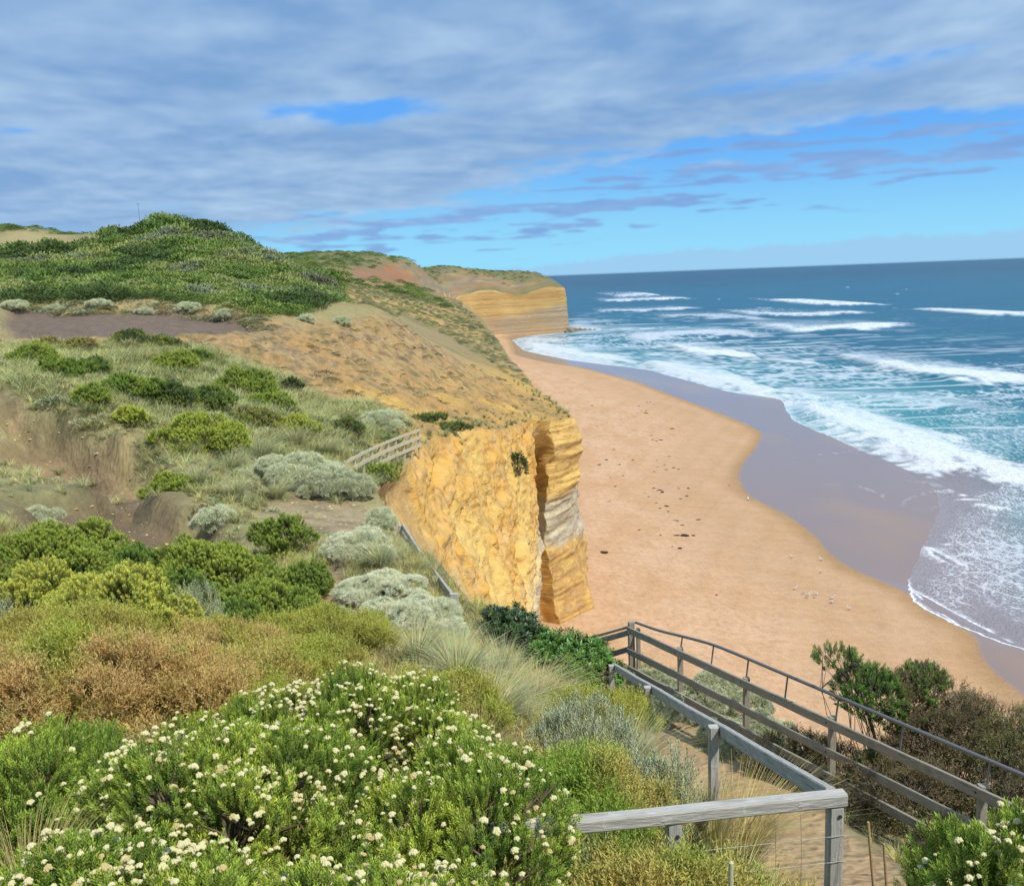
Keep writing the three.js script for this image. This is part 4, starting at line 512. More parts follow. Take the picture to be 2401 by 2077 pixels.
// remains of a fence on the near cliff edge
{
  const O = [-1.4, groundHeight(-1.4, -20), -20], f = thing('edge_fence', 'short weathered post and boards on the cliff edge beside the mint cushion bushes', 'fence', ...O);
  part('post', timber([0, -0.5, 0], [0, 38.2 - O[1], 0], 0.19, 0.09, 101), woodPale, f);
  const pts = [[-1.42, 38.05, -20.05], [-1.95, 37.72, -22.6], [-2.75, 37.32, -26.2], [-3.7, 37.02, -30.4]];
  for (let i = 0; i < 3; i++) {
    part('board', timber(rel(O, pts[i]), rel(O, pts[i + 1]), 0.07, 0.2, 104 + i), woodPale, f);
    const p = pts[i + 1]; part('post', timber(rel(O, [p[0] - 0.09, Math.min(groundHeight(p[0], p[2]), p[1]) - 0.5, p[2]]), rel(O, [p[0] - 0.09, p[1] + 0.06, p[2]]), 0.12, 0.12, 110 + i), woodPale, f);
  }
}
// stakes
const stake = (name, label, a, b, r, m) => { const o = thing(name, label, 'stake', ...a); const g = new THREE.CylinderGeometry(r * 0.85, r, 1, 7, 3), d = V(...b).sub(V(...a)), L = d.length(); g.translate(0, 0.5, 0); g.scale(1, L, 1); g.applyQuaternion(new THREE.Quaternion().setFromUnitVectors(V(0, 1, 0), d.normalize())); part('shaft', g, m, o); const tip = new THREE.ConeGeometry(r * 0.84, r * 0.9, 7); tip.translate(0, r * 0.45, 0); const e = part('tip', tip, m, o); e.position.copy(V(...b).sub(V(...a))); return o; };
stake('wooden_stake', 'long thin tan stake leaning left on the sandy path beside the corner post', [2.66, groundHeight(2.66, -6.3) - 0.2, -6.3], [2.6, 40.82, -6.6], 0.014, stakeMat);
stake('wooden_stake', 'shorter tan stake right of the long one on the sandy path', [2.62, groundHeight(2.62, -6.0) - 0.2, -6.0], [2.56, 40.9, -6.2], 0.012, stakeMat);
stake('wooden_stake', 'thick pale stake stump in front of the wired fence at the bottom edge', [1.17, groundHeight(1.17, -5.0) - 0.2, -5.0], [1.18, 41.61, -5.0], 0.018, new THREE.MeshStandardMaterial({ color: '#c3bd9a', roughness: 0.7 }));
// mast on the ridge
{ const x = -88, z = -236, y = groundHeight(x, z), o = thing('ridge_mast', 'thin grey mast standing on the skyline of the green hill', 'mast', x, y, z); const g = new THREE.CylinderGeometry(0.035, 0.06, 6, 6); g.translate(0, 2.4, 0); part('pole', g, steel, o); const b = new THREE.CylinderGeometry(0.03, 0.03, 0.9, 5); b.rotateZ(Math.PI / 2); b.translate(0, 5.1, 0); part('crossbar', b, steel, o); }

// rocks, seaweed and gulls
function rockGeometry(seed, n = 3, flat = 0.75) {
  const g = new THREE.IcosahedronGeometry(1, n), p = g.attributes.position;
  for (let i = 0; i < p.count; i++) { const v = V(p.getX(i), p.getY(i), p.getZ(i)); let k = 1 + 0.5 * fbm(v.x * 1.1 + seed * 3, v.y * 1.1, v.z * 1.1, 4); for (const q of [[0.7, 0.5, 0.5], [-0.6, 0.6, 0.5], [0.1, 0.9, -0.4], [-0.5, 0.3, -0.8]]) { const d = v.x * q[0] + v.y * q[1] + v.z * q[2]; if (d > 0.75) k -= (d - 0.75) * 0.7; } v.multiplyScalar(k); p.setXYZ(i, v.x, v.y * flat, v.z); }
  g.computeVertexNormals(); return g;
}
const boulderMat = new THREE.MeshStandardMaterial({ color: '#8f8270', roughness: 0.95, map: rockMap, bumpMap: rockBump, bumpScale: 0.2 });
{
  const R = rng(31), gs = [1, 2, 3, 4].map((s) => rockGeometry(s, 3, 0.7));
  const spots = [[50, -763, 4.2, 'tallest grey boulder of the pile against the headland tip'], [54, -765, 3.4, 'grey boulder leaning beside the tallest one at the headland tip'], [58, -766, 3.2, 'broad grey boulder in the middle of the pile at the headland tip'], [62, -767, 2.6, 'grey boulder right of the middle of the pile'], [66, -767, 2.2, 'low boulder near the seaward end of the pile'], [70, -768, 1.7, 'outermost small boulder of the pile, in the surf'], [56, -762, 1.8, 'small boulder in front of the broad one'], [47, -761, 2.3, 'boulder at the foot of the headland cliff'], [61, -763, 1.4, 'smallest boulder in front of the pile']];
  spots.forEach(([x, z, s, l], i) => { const o = new THREE.Mesh(gs[i % 4], boulderMat); o.name = numbered('boulder'); o.position.set(x, Math.max(0, beachHeight(x, z)) + s * 0.25, z); o.scale.setScalar(s); o.rotation.y = R() * 6; o.castShadow = o.receiveShadow = true; scene.add(tag(o, l, 'boulder', 'boulders at the headland tip')); });
  const weedG = [5, 6, 7].map((s) => rockGeometry(s, 2, 0.35)), weedMat = new THREE.MeshStandardMaterial({ color: '#3a2c1e', roughness: 0.9, bumpMap: soilBump, bumpScale: 0.05 });
  SEAWEED.forEach(([x, z], i) => { const s = 0.16 + R() * R() * 0.42, o = new THREE.Mesh(weedG[i % 3], weedMat); o.name = numbered('seaweed_clump'); o.position.set(x, beachHeight(x, z) + s * 0.12, z); o.scale.set(s * (1 + R()), s * 0.7, s * (0.8 + R())); o.rotation.y = R() * 6; o.castShadow = o.receiveShadow = true; scene.add(tag(o, 'dark brown seaweed clump lying on the dry sand', 'seaweed', 'seaweed clumps scattered over the beach')); });
  // gull: one lathed body with neck and head, folded grey wings, beak and legs
  const body = new THREE.LatheGeometry([[0.001, -0.26], [0.03, -0.2], [0.075, -0.08], [0.085, 0.04], [0.06, 0.13], [0.035, 0.18], [0.045, 0.22], [0.04, 0.26], [0.001, 0.29]].map(([r, y]) => new THREE.Vector2(r, y)), 10);
  { const p = body.attributes.position; for (let i = 0; i < p.count; i++) { const y = p.getY(i), t = sstep(0.08, 0.24, y); p.setZ(i, p.getZ(i) + t * 0.12); } body.rotateX(Math.PI / 2); body.translate(0, 0.22, 0); const q = body.attributes.position; for (let i = 0; i < q.count; i++) { const z = q.getZ(i); if (z > 0.1) q.setY(i, q.getY(i) * -1 + 0.44 + 0.12); } body.computeVertexNormals(); }
  const white = new THREE.MeshStandardMaterial({ color: '#f0eee8', roughness: 0.8 }), grey = new THREE.MeshStandardMaterial({ color: '#a4a8ac', roughness: 0.8 }), red = new THREE.MeshStandardMaterial({ color: '#b0412a', roughness: 0.6 });
  const wing = new THREE.SphereGeometry(1, 8, 6); wing.scale(0.03, 0.055, 0.17); const beak = new THREE.ConeGeometry(0.012, 0.06, 5); beak.rotateX(Math.PI / 2); const leg = new THREE.CylinderGeometry(0.006, 0.006, 0.16, 5);
  const gl = ['gull nearest the wet sand, standing apart', 'gull on the smooth sand beside the wet edge', 'gull alone below the one beside the wet edge', 'gull at the left end of the flock', 'gull at the top of the tight flock', 'gull in the middle of the tight flock', 'gull at the bottom of the tight flock', 'upper gull of the pair right of the flock', 'lower gull of the pair right of the flock', 'upper gull of the outer pair', 'lower gull of the outer pair', 'rightmost gull on the sand', 'gull far off at the edge of the wet sand', 'gull far off, second along the wet edge'];
  GULLS.forEach(([x, z], i) => {
    const g = thing('gull', 'small white ' + gl[i], 'gull', x, beachHeight(x, z), z, 'gulls resting on the sand'); g.rotation.y = R() * 6; g.scale.setScalar(1.25);
    part('body', body, white, g); for (const s of [-1, 1]) { const w = part('wing', wing, grey, g); w.position.set(s * 0.075, 0.24, -0.08); const l = part('leg', leg, red, g); l.position.set(s * 0.03, 0.08, 0.0); } const b = part('beak', beak, red, g); b.position.set(0, 0.42, 0.3);
  });
}
// ------------------------------------------------------------------ plants: leaf pieces shared by all shrubs
function triSoup() { return { p: [], c: [], n: [] }; }
function leaf(s, base, dir, side, len, wid, cA, cB, bend = 0.0) { // folded lanceolate leaf, two faces a side
  const nrm = dir.clone().cross(side).normalize(), mid = base.clone().addScaledVector(dir, len * 0.5).addScaledVector(nrm, bend * len), tip = base.clone().addScaledVector(dir, len).addScaledVector(nrm, -bend * len * 0.6);
  const l = mid.clone().addScaledVector(side, wid / 2).addScaledVector(nrm, wid * 0.18), r = mid.clone().addScaledVector(side, -wid / 2).addScaledVector(nrm, wid * 0.18), cM = mix3(cA, cB, 0.5);
  for (const [a, b, c, ca, cb, cc] of [[base, l, tip, cA, cM, cB], [base, tip, r, cA, cB, cM]]) { s.p.push(a.x, a.y, a.z, b.x, b.y, b.z, c.x, c.y, c.z); s.c.push(...ca, ...cb, ...cc); }
}
function soupGeometry(s) { const g = new THREE.BufferGeometry(); g.setAttribute('position', new THREE.Float32BufferAttribute(s.p, 3)); g.setAttribute('color', new THREE.Float32BufferAttribute(s.c, 3)); g.computeVertexNormals(); return g; }
const W1 = [1, 1, 1];
function sideOf(dir, R) { const q = V(R() - 0.5, R() - 0.5, R() - 0.5); return q.addScaledVector(dir, -q.dot(dir)).normalize(); }
// a leafy shoot one unit tall: stem and leaves held upwards round it
function shootGeometry(seed, n, { len = 0.42, wid = 0.09, lift = 0.9, from = 0.1, tip = [1.25, 1.18, 0.9], spread = 1 } = {}) {
  const R = rng(seed), s = triSoup();
  for (let i = 0; i < n; i++) {
    const t = i / n, a = i * 2.4 + R() * 0.7, up = lift * (0.55 + 0.75 * t) + 0.15, dir = V(Math.cos(a) * spread, up, Math.sin(a) * spread).normalize(), side = V(-Math.sin(a), 0, Math.cos(a));
    leaf(s, V(Math.cos(a) * 0.02, from + (0.98 - from - len * 0.35) * t, Math.sin(a) * 0.02), dir, side, len * (0.75 + 0.5 * R()), wid, mix3(W1, tip, t * t * 0.6), mix3(W1, tip, 0.25 + 0.75 * t * t), -0.05 + 0.1 * R());  // young leaves at the end of a shoot are paler
  }
  const st = 0.018; for (let k = 0; k < 3; k++) { const a = k * 2.1, b = a + 2.1; s.p.push(Math.cos(a) * st, -0.25, Math.sin(a) * st, Math.cos(b) * st, -0.25, Math.sin(b) * st, 0, 0.9, 0); s.c.push(0.8, 0.65, 0.5, 0.8, 0.65, 0.5, 0.8, 0.7, 0.5); }
  return soupGeometry(s);
}
// feathery heath twig: forked stems with many tiny leaves
function heathGeometry(seed) {
  const R = rng(seed), s = triSoup();
  for (let b = 0; b < 5; b++) {
    const a = b * 1.26 + R(), lean = 0.25 + 0.4 * R(), d = V(Math.cos(a) * lean, 1, Math.sin(a) * lean).normalize(), L = 0.6 + 0.4 * R(), sd = sideOf(d, R), w = 0.012;
    s.p.push(sd.x * w, 0, sd.z * w, -sd.x * w, 0, -sd.z * w, d.x * L, d.y * L, d.z * L); s.c.push(0.7, 0.5, 0.4, 0.7, 0.5, 0.4, 0.8, 0.6, 0.45);
    for (let k = 0; k < 11; k++) { const t = 0.2 + 0.8 * k / 10, e = R() * 6.28, dir = V(d.x + Math.cos(e) * 0.9, d.y + 0.1 * R(), d.z + Math.sin(e) * 0.9).normalize(); leaf(s, d.clone().multiplyScalar(L * t), dir, sideOf(dir, R), 0.13 + 0.08 * R(), 0.045, W1, [1.15, 1.05, 0.85]); }
  }
  return soupGeometry(s);
}
// cushion bush tuft: tight knot of wiry grey stems
function cushionGeometry(seed) {
  const R = rng(seed), s = triSoup();
  for (let k = 0; k < 34; k++) { const a = R() * 6.28, e = 0.15 + R() * 1.3, dir = V(Math.cos(a) * Math.cos(e), Math.sin(e), Math.sin(a) * Math.cos(e)), side = sideOf(dir, R), b = V((R() - 0.5) * 0.5, R() * 0.3, (R() - 0.5) * 0.5); leaf(s, b, dir, side, 0.4 + 0.5 * R(), 0.06, W1, [1.12, 1.12, 1.08], 0.1 * (R() - 0.5)); }
  return soupGeometry(s);
}
// tussock: long arching blades from one foot; drift bends them down wind
function tussockGeometry(seed, n, drift = [0.5, 0.1], w0 = 0.0075) {
  const R = rng(seed), s = triSoup();
  for (let k = 0; k < n; k++) {
    const a = R() * 6.28, r = Math.sqrt(R()) * 0.16, L = 0.65 + 0.6 * R(), out = 0.25 + 0.95 * R(), w = w0 * (0.7 + 0.6 * R()), tone = 0.75 + 0.5 * R(), green = R() < 0.35 ? [0.8, 1, 0.75] : W1, c = [tone * green[0], tone * green[1], tone * green[2]];
    const p0 = V(Math.cos(a) * r, 0, Math.sin(a) * r), side = V(-Math.sin(a), 0, Math.cos(a)); let prev = null;
    for (let i = 0; i <= 4; i++) { const t = i / 4, f = t * t * out * 0.75, p = V(p0.x + Math.cos(a) * (f + 0.12 * t) * L + drift[0] * t * t * L * 0.6, L * (t * 1.0 - t * t * 0.45 * out * 0.8), p0.z + Math.sin(a) * (f + 0.12 * t) * L + drift[1] * t * t * L * 0.6), ww = w * (1 - t * 0.9), A = p.clone().addScaledVector(side, ww), B = p.clone().addScaledVector(side, -ww);
      if (prev) { s.p.push(prev[0].x, prev[0].y, prev[0].z, prev[1].x, prev[1].y, prev[1].z, A.x, A.y, A.z, prev[1].x, prev[1].y, prev[1].z, B.x, B.y, B.z, A.x, A.y, A.z); for (let q = 0; q < 6; q++) s.c.push(...c); } prev = [A, B]; }
  }
  return soupGeometry(s);
}
// rounded clump of scrub canopy for the far hill
function canopyGeometry(seed, n = 230, size = 0.145) {
  const R = rng(seed), s = triSoup();
  for (let k = 0; k < n; k++) { const a = R() * 6.28, e = -0.15 + R() * 1.6, r = 0.75 + 0.3 * R() + 0.25 * noise(Math.cos(a) * 2 + seed, e * 2, Math.sin(a) * 2), d = V(Math.cos(a) * Math.cos(e), Math.sin(e), Math.sin(a) * Math.cos(e)), dir = V(d.x + (R() - 0.5) * 1.2, d.y + 0.5 + (R() - 0.5), d.z + (R() - 0.5) * 1.2).normalize(), tone = 0.85 + 0.3 * R(); leaf(s, V(d.x * r, d.y * r * 0.7, d.z * r), dir, sideOf(dir, R), size * (0.8 + 0.6 * R()), size * 0.8, [tone, tone, tone], [tone * 1.12, tone * 1.1, tone]); }
  return soupGeometry(s);
}
function branchSet(paths, r0, r1) { // forked woody stems as thin three-sided tubes
  const s = triSoup();
  for (const path of paths) for (let i = 0; i + 1 < path.length; i++) {
    const A = path[i], B = path[i + 1], d = B.clone().sub(A).normalize(), u = Math.abs(d.y) > 0.9 ? V(1, 0, 0) : V(0, 1, 0).cross(d).normalize(), v = d.clone().cross(u), ra = mixn(r0, r1, i / (path.length - 1)), rb = mixn(r0, r1, (i + 1) / (path.length - 1));
    for (let k = 0; k < 4; k++) { const a = k * 1.5708, b = a + 1.5708, P = (c, r, t) => c.clone().addScaledVector(u, Math.cos(t) * r).addScaledVector(v, Math.sin(t) * r), p = P(A, ra, a), q = P(A, ra, b), m = P(B, rb, a), n = P(B, rb, b); for (const z of [p, q, m, q, n, m]) { s.p.push(z.x, z.y, z.z); s.c.push(1, 1, 1); } }
  }
  return soupGeometry(s);
}
const leafMat = (rough = 0.75, tr = 0.28) => new THREE.MeshPhysicalMaterial({ vertexColors: true, side: THREE.DoubleSide, roughness: rough, transmission: tr, thickness: 0, specularIntensity: 0.5 });
const M_LEAF = leafMat(0.9, 0.2), M_GLOSS = new THREE.MeshPhysicalMaterial({ vertexColors: true, side: THREE.DoubleSide, roughness: 0.42 }), M_DULL = new THREE.MeshStandardMaterial({ vertexColors: true, side: THREE.DoubleSide, roughness: 0.95 });
const M_STEM = new THREE.MeshStandardMaterial({ color: '#6b5a48', roughness: 0.95 }), M_STEM_PALE = new THREE.MeshStandardMaterial({ color: '#8d7e6b', roughness: 0.95 });
const M_FLOWER = new THREE.MeshPhysicalMaterial({ color: '#e8dfa8', roughness: 0.9, transmission: 0.25, thickness: 0 }), M_STALK = new THREE.MeshStandardMaterial({ color: '#8a9550', roughness: 0.9 });
const G = {
  flower: [1, 2, 3].map((s) => shootGeometry(s, 38, { len: 0.2, wid: 0.06, lift: 1.25, from: -0.1, tip: [2.7, 2.35, 1.9], spread: 1 })),
  rosette: [4, 5, 6].map((s) => shootGeometry(s, 28, { len: 0.27, wid: 0.1, lift: 1.05, from: 0.05, tip: [2.7, 2.35, 1.7], spread: 1 })),
  silver: [7, 8].map((s) => shootGeometry(s, 16, { len: 0.3, wid: 0.06, lift: 1.4, from: 0.0, tip: [1.1, 1.1, 1.05] })),
  glossy: [9, 10].map((s) => shootGeometry(s, 14, { len: 0.5, wid: 0.17, lift: 0.5, from: 0.35, tip: [1.15, 1.15, 0.95], spread: 1.2 })),
  heath: [11, 12, 13].map(heathGeometry), cushion: [14, 15].map(cushionGeometry), canopy: [16, 17, 18].map((s) => canopyGeometry(s)),
  tussock: [19, 20, 21, 22].map((s, i) => tussockGeometry(s, 420, [[0.5, 0.15], [-0.35, 0.3], [0.75, 0.1], [0.1, 0.4]][i])), tuft: [23, 24].map((s) => tussockGeometry(s, 46, [0.4, 0.2], 0.013)),
};
// a flower head: dome of small florets on a short stalk
function headGeometry(seed) {
  const R = rng(seed), list = [];
  for (let k = 0; k < 13; k++) { const a = k * 2.4, r = Math.sqrt(k / 13), g = new THREE.OctahedronGeometry(0.30 + 0.08 * R(), 1), p = g.attributes.position; for (let i = 0; i < p.count; i++) p.setY(i, p.getY(i) * 1.25); g.translate(Math.cos(a) * r * 0.75, 0.5 * (1 - r * r) + 0.15 * R(), Math.sin(a) * r * 0.75); g.deleteAttribute('uv'); list.push(g); }
  return mergeGeometries(list);
}
const M_FLOWERS = [M_FLOWER, new THREE.MeshPhysicalMaterial({ color: '#d2bd80', roughness: 0.9, transmission: 0.2, thickness: 0 })];
const HEADS = [31, 32, 33].map(headGeometry);
const UP = V(0, 1, 0), tmpM = new THREE.Matrix4(), tmpQ = new THREE.Quaternion(), tmpQ2 = new THREE.Quaternion();
function instanced(name, geos, mat, list, parent) { // list of {p, d, s, c}; split over the geometry variants
  geos.forEach((g, k) => {
    const own = list.filter((_, i) => i % geos.length === k); if (!own.length) return;
    const im = new THREE.InstancedMesh(g, mat, own.length);
    own.forEach((e, i) => { tmpQ.setFromUnitVectors(UP, e.d); tmpQ2.setFromAxisAngle(UP, e.a ?? i * 2.4); tmpQ.multiply(tmpQ2); tmpM.compose(e.p, tmpQ, e.s.isVector3 ? e.s : V(e.s, e.s, e.s)); im.setMatrixAt(i, tmpM); im.setColorAt(i, new THREE.Color(...e.c)); });
    im.name = name; im.castShadow = im.receiveShadow = true; im.userData.kind = 'stuff'; parent.add(im);
  });
}
// a crown made of several lobes standing over one foot
function makeLobes(R, w, h, dep, n, tight = false) {
  if (tight) { // many separate heads of foliage with gaps between them
    const T = [{ c: V(0, 0, 0), r: V(w * 0.28, h * 0.62, dep * 0.28) }];
    for (let i = 0; i < n; i++) { const q = Math.sqrt((i + 0.6) / n), a = i * 2.4 + R() * 0.5, k = (0.95 + 0.5 * R()) / Math.sqrt(n) * 0.5, top = h * (0.80 - 0.42 * q * q + 0.24 * (R() - 0.5)); T.push({ c: V(Math.cos(a) * w * 0.46 * q * (0.7 + 0.6 * R()), top - h * 0.2, Math.sin(a) * dep * 0.42 * q), r: V(w * k, h * (0.2 + 0.12 * R()), dep * k) }); }
    return T;
  }
  const L = [{ c: V(0, 0, 0), r: V(w * 0.36, h * 0.86, dep * 0.36) }];
  for (let i = 0; i < n; i++) { const a = i / n * 6.28 + R() * 0.8, q = 0.55 + 0.25 * R(), k = 0.2 + 0.16 * R(); L.push({ c: V(Math.cos(a) * w * 0.5 * q * 0.75, h * (0.02 + 0.38 * R()), Math.sin(a) * dep * 0.5 * q * 0.75), r: V(w * k, h * (0.36 + 0.26 * R()), dep * k) }); }
  return L;
}
function sampleCrown(R, lobes, count, seed, gapAmt = 0.25, depth = 0.3) {
  const areas = lobes.map((l) => (l.r.x * l.r.z + l.r.x * l.r.y + l.r.y * l.r.z)), tot = areas.reduce((a, b) => a + b, 0), out = [];
  for (let tries = 0; out.length < count && tries < count * 6; tries++) {
    let k = R() * tot, j = 0; while (k > areas[j] && j < lobes.length - 1) k -= areas[j++];
    const l = lobes[j], a = R() * 6.28, y = -0.25 + 1.25 * R(), q = Math.sqrt(Math.max(0, 1 - y * y)), d = V(Math.cos(a) * q, y, Math.sin(a) * q);
    const bump = 1 + 0.16 * noise(d.x * 2.6 + seed, d.y * 2.6, d.z * 2.6 + j * 3), inner = R() < 0.3 ? 1 - depth * R() : 1, p = V(l.c.x + d.x * l.r.x * bump * inner, l.c.y + d.y * l.r.y * bump * inner, l.c.z + d.z * l.r.z * bump * inner);
    if (p.y < -0.1) continue;
    let hidden = false; for (let m = 0; m < lobes.length; m++) if (m !== j) { const o = lobes[m], e = ((p.x - o.c.x) / o.r.x) ** 2 + ((p.y - o.c.y) / o.r.y) ** 2 + ((p.z - o.c.z) / o.r.z) ** 2; if (e < 0.6) { hidden = true; break; } }
    if (hidden) continue;
    if (gapAmt && noise(p.x * 2.2 + seed * 5, p.y * 2.2, p.z * 2.2) > 0.42 - gapAmt * 0.5 && R() < 0.85) continue;
    out.push({ p, n: V(d.x / l.r.x, d.y / l.r.y, d.z / l.r.z).normalize(), inner });
  }
  return out;
}
function stems(R, lobes, h, n, r) {
  const paths = [];
  for (let i = 0; i < n; i++) { const l = lobes[i % lobes.length], a = R() * 6.28, e = V(l.c.x + Math.cos(a) * l.r.x * 0.75 * R(), l.c.y + l.r.y * (0.55 + 0.3 * R()), l.c.z + Math.sin(a) * l.r.z * 0.75 * R()), b = V(Math.cos(a) * 0.06 * h, -0.15 * h, Math.sin(a) * 0.06 * h), m = b.clone().lerp(e, 0.5).add(V((R() - 0.5) * 0.2 * h, 0.05 * h, (R() - 0.5) * 0.2 * h)), m2 = m.clone().lerp(e, 0.55).add(V((R() - 0.5) * 0.14 * h, 0, (R() - 0.5) * 0.14 * h)); paths.push([b, m, m2, e]); for (let k = 0; k < 2; k++) paths.push([m2, m2.clone().lerp(e, 0.6).add(V((R() - 0.5) * 0.4 * h, 0.1 * h * R(), (R() - 0.5) * 0.4 * h))]); }
  return branchSet(paths, r, r * 0.35);
}
const jit = (R, c, a) => { const t = 1 + (R() - 0.5) * a, w = (R() - 0.5) * a * 0.5; return [c[0] * (t + w), c[1] * t, c[2] * (t - w)]; };
const C = { flowerA: rgb('#607a30'), flowerB: rgb('#8a9b40'), ros: rgb('#5d7738'), rosDark: rgb('#46563a'), rosY: rgb('#8f9c48'), rosBrown: rgb('#7c7650'), yel: rgb('#8f9a4a'), yelB: rgb('#9ea456'), rust: rgb('#cdb079'), olive: rgb('#bdb468'), oliveG: rgb('#a9b450'), greenH: rgb('#93b04a'), mint: rgb('#d2d5b2'), mintD: rgb('#b4b894'), white: rgb('#e6e5cc'), sil: rgb('#adb294'), silG: rgb('#969f70'), gloss: rgb('#557b2c'), glossD: rgb('#2c3d24'), straw: rgb('#c3ba84'), strawG: rgb('#cbb673'), twig: rgb('#80705a'), twigG: rgb('#7c8050') };
const GROUPS = { flowering_shrub: ['shrub', 'flowering shrubs in the foreground'], heath_shrub: ['shrub', 'heath shrubs of the foreground belt'], silver_bush: ['bush', 'grey bushes'], cushion_bush: ['bush', 'cushion bushes'], coastal_shrub: ['shrub', 'green shrubs of the hollow and slope'], glossy_shrub: ['shrub', 'dark glossy shrubs at the cliff edge'], leaning_bush: ['bush'], dry_bush: ['bush', 'dry bushes outside the railing'], grass_tussock: ['grass tussock', 'grass tussocks'] };
function scatter(name, label, category, geos, mat, count, pick) {
  const R = rng(count + name.length), list = []; for (let i = 0, k = 0; i < count && k < count * 8; k++) { const e = pick(R, i); if (e) { list.push(e); i++; } }
  const o = new THREE.Group(); o.name = name; o.userData = { kind: 'stuff', label, category }; scene.add(o); instanced(name + '_clumps', geos, mat, list, o); return o;
}
const M_TUSS = new THREE.MeshPhysicalMaterial({ vertexColors: true, side: THREE.DoubleSide, roughness: 0.9, transmission: 0.25, thickness: 0, color: '#c4bd90' }), M_TUSS_GOLD = M_TUSS.clone(); M_TUSS_GOLD.color.set('#cdb578');
PLANTS.forEach(([name, style, label, x, z, w, h, dep, t], idx) => {
  const R = rng(1000 + idx * 17), gy = groundHeight(x, z), [cat, grp] = GROUPS[name], d = -z;
  if (style === 'grass') {
    const o = new THREE.Mesh(G.tussock[/leaning right|arching/.test(label) ? 2 : /hanging left/.test(label) ? 1 : idx % 4], /golden|brown|dry/.test(label) ? M_TUSS_GOLD : M_TUSS); o.name = numbered(name); o.position.set(x, gy - 0.03, z); o.rotation.y = (R() - 0.5) * 0.9; o.scale.set(w * 0.62, h * 1.15, w * 0.62); o.castShadow = o.receiveShadow = true; scene.add(tag(o, label, cat, grp)); return;
  }
  const o = thing(name, label, cat, x, gy, z, grp), lobes = makeLobes(R, w, h, dep, style === 'cushion' ? 10 : style === 'heath' ? 15 : style === 'flower' ? 16 : style === 'rosette' || style === 'yellow' ? 12 : 9, style === 'flower' || style === 'rosette' || style === 'yellow' || style === 'cushion' || style === 'heath'), near = clamp(d / 20, 0.5, 4), area = (w * dep + (w + dep) * h) * 1.5;
  const grow = (list, s, sj, cols, upw, jt) => list.map((e) => ({ p: e.p, d: e.n.clone().multiplyScalar(1 - upw).add(V((R() - 0.5) * jt, upw, (R() - 0.5) * jt)).normalize(), s: s * (1 + (R() - 0.5) * sj), c: jit(R, cols(e), 0.3), a: R() * 6.28 }));
  if (style === 'flower') {
    const s = 0.13, list = sampleCrown(R, lobes, Math.round(area * 310), idx, 0.5, 0.45);
    instanced('foliage', G.flower, M_LEAF, grow(list, s, 0.6, (e) => mix3(C.flowerA, C.flowerB, clamp(0.4 + fbm(e.p.x * 1.5 + idx, e.p.y, e.p.z * 1.5, 3) * 1.6)), 0.55, 0.5), o);
    part('stems', stems(R, lobes, h, 26, 0.014), M_STEM, o);
    const heads = sampleCrown(R, lobes, Math.round(760 * t * clamp(area / 7, 0.25, 1.4)), idx + 50, 0, 0).filter((e) => e.p.y > h * 0.22 && fbm(e.p.x * 1.1 + idx, e.p.z * 1.1, 4, 2) > -0.22);
    heads.sort((a, b) => b.p.z - a.p.z);
    if (heads.length > 290) instanced('flower_heads', HEADS, M_FLOWER, heads.slice(290).map((e) => ({ p: e.p.clone().addScaledVector(e.n, 0.06).add(V(0, 0.075, 0)), d: V((R() - 0.5) * 0.8, 1, (R() - 0.5) * 0.8).normalize(), s: 0.013 + 0.016 * R(), c: [1, 1, 1], a: R() * 6 })), o);
    heads.slice(0, 290).forEach((e, i) => { const m = part('flower_head', HEADS[i % 3], M_FLOWERS[(i * 7) % 5 > 3 ? 1 : 0], o); m.position.copy(e.p).addScaledVector(e.n, 0.06).add(V(0, 0.075, 0)); m.scale.setScalar(0.012 + 0.02 * R() * R() + 0.003); m.rotation.set((R() - 0.5) * 0.8, R() * 6, (R() - 0.5) * 0.8); });
  } else if (style === 'heath') {
    const s = 0.2, list = sampleCrown(R, lobes, Math.round(area * 190), idx, 0.35, 0.35), c0 = t < 0.6 ? mix3(C.rust, C.olive, t / 0.6) : mix3(C.olive, t > 0.9 ? C.greenH : C.oliveG, clamp((t - 0.6) / 0.4));
    instanced('foliage', G.heath, M_LEAF, grow(list, s, 0.7, (e) => mix3(c0, t < 0.9 ? C.oliveG : C.olive, clamp(0.35 + 3.2 * fbm(e.p.x * 1.6 + idx, e.p.y, e.p.z * 1.6, 3))), 0.6, 0.6), o);
    part('stems', stems(R, lobes, h, 12, 0.008), M_STEM, o);
  } else if (style === 'cushion') {
    const s = 0.1 * near ** 0.75, list = sampleCrown(R, lobes, Math.round(area * 3.2 / s / s), idx, 0.3, 0.3), c0 = mix3(C.mint, C.mintD, clamp(t * 2)), c1 = /whitish|pale mint/.test(label) ? C.white : C.mint;
    instanced('foliage', G.cushion, M_DULL, grow(list, s, 0.5, (e) => mix3(c0, c1, clamp(0.35 + 1.6 * fbm(e.p.x * 2 + idx, e.p.y * 2, e.p.z * 2, 3))), 0.25, 0.5), o);
    part('stems', stems(R, lobes, h, 10, 0.012), M_STEM, o);
  } else if (style === 'silver') {
    const s = 0.17, list = sampleCrown(R, lobes, Math.round(area * 190), idx, 0.15, 0.5);
    instanced('foliage', G.silver, M_DULL, grow(list, s, 0.6, () => mix3(C.sil, C.silG, clamp(R() * 0.6 + t * 0.6)), 0.75, 0.5), o);
    part('stems', stems(R, lobes, h, 14, 0.007), M_STEM_PALE, o);
  } else if (style === 'glossy') {
    const s = 0.19, list = sampleCrown(R, lobes, Math.round(area * 130), idx, 0.35, 0.4);
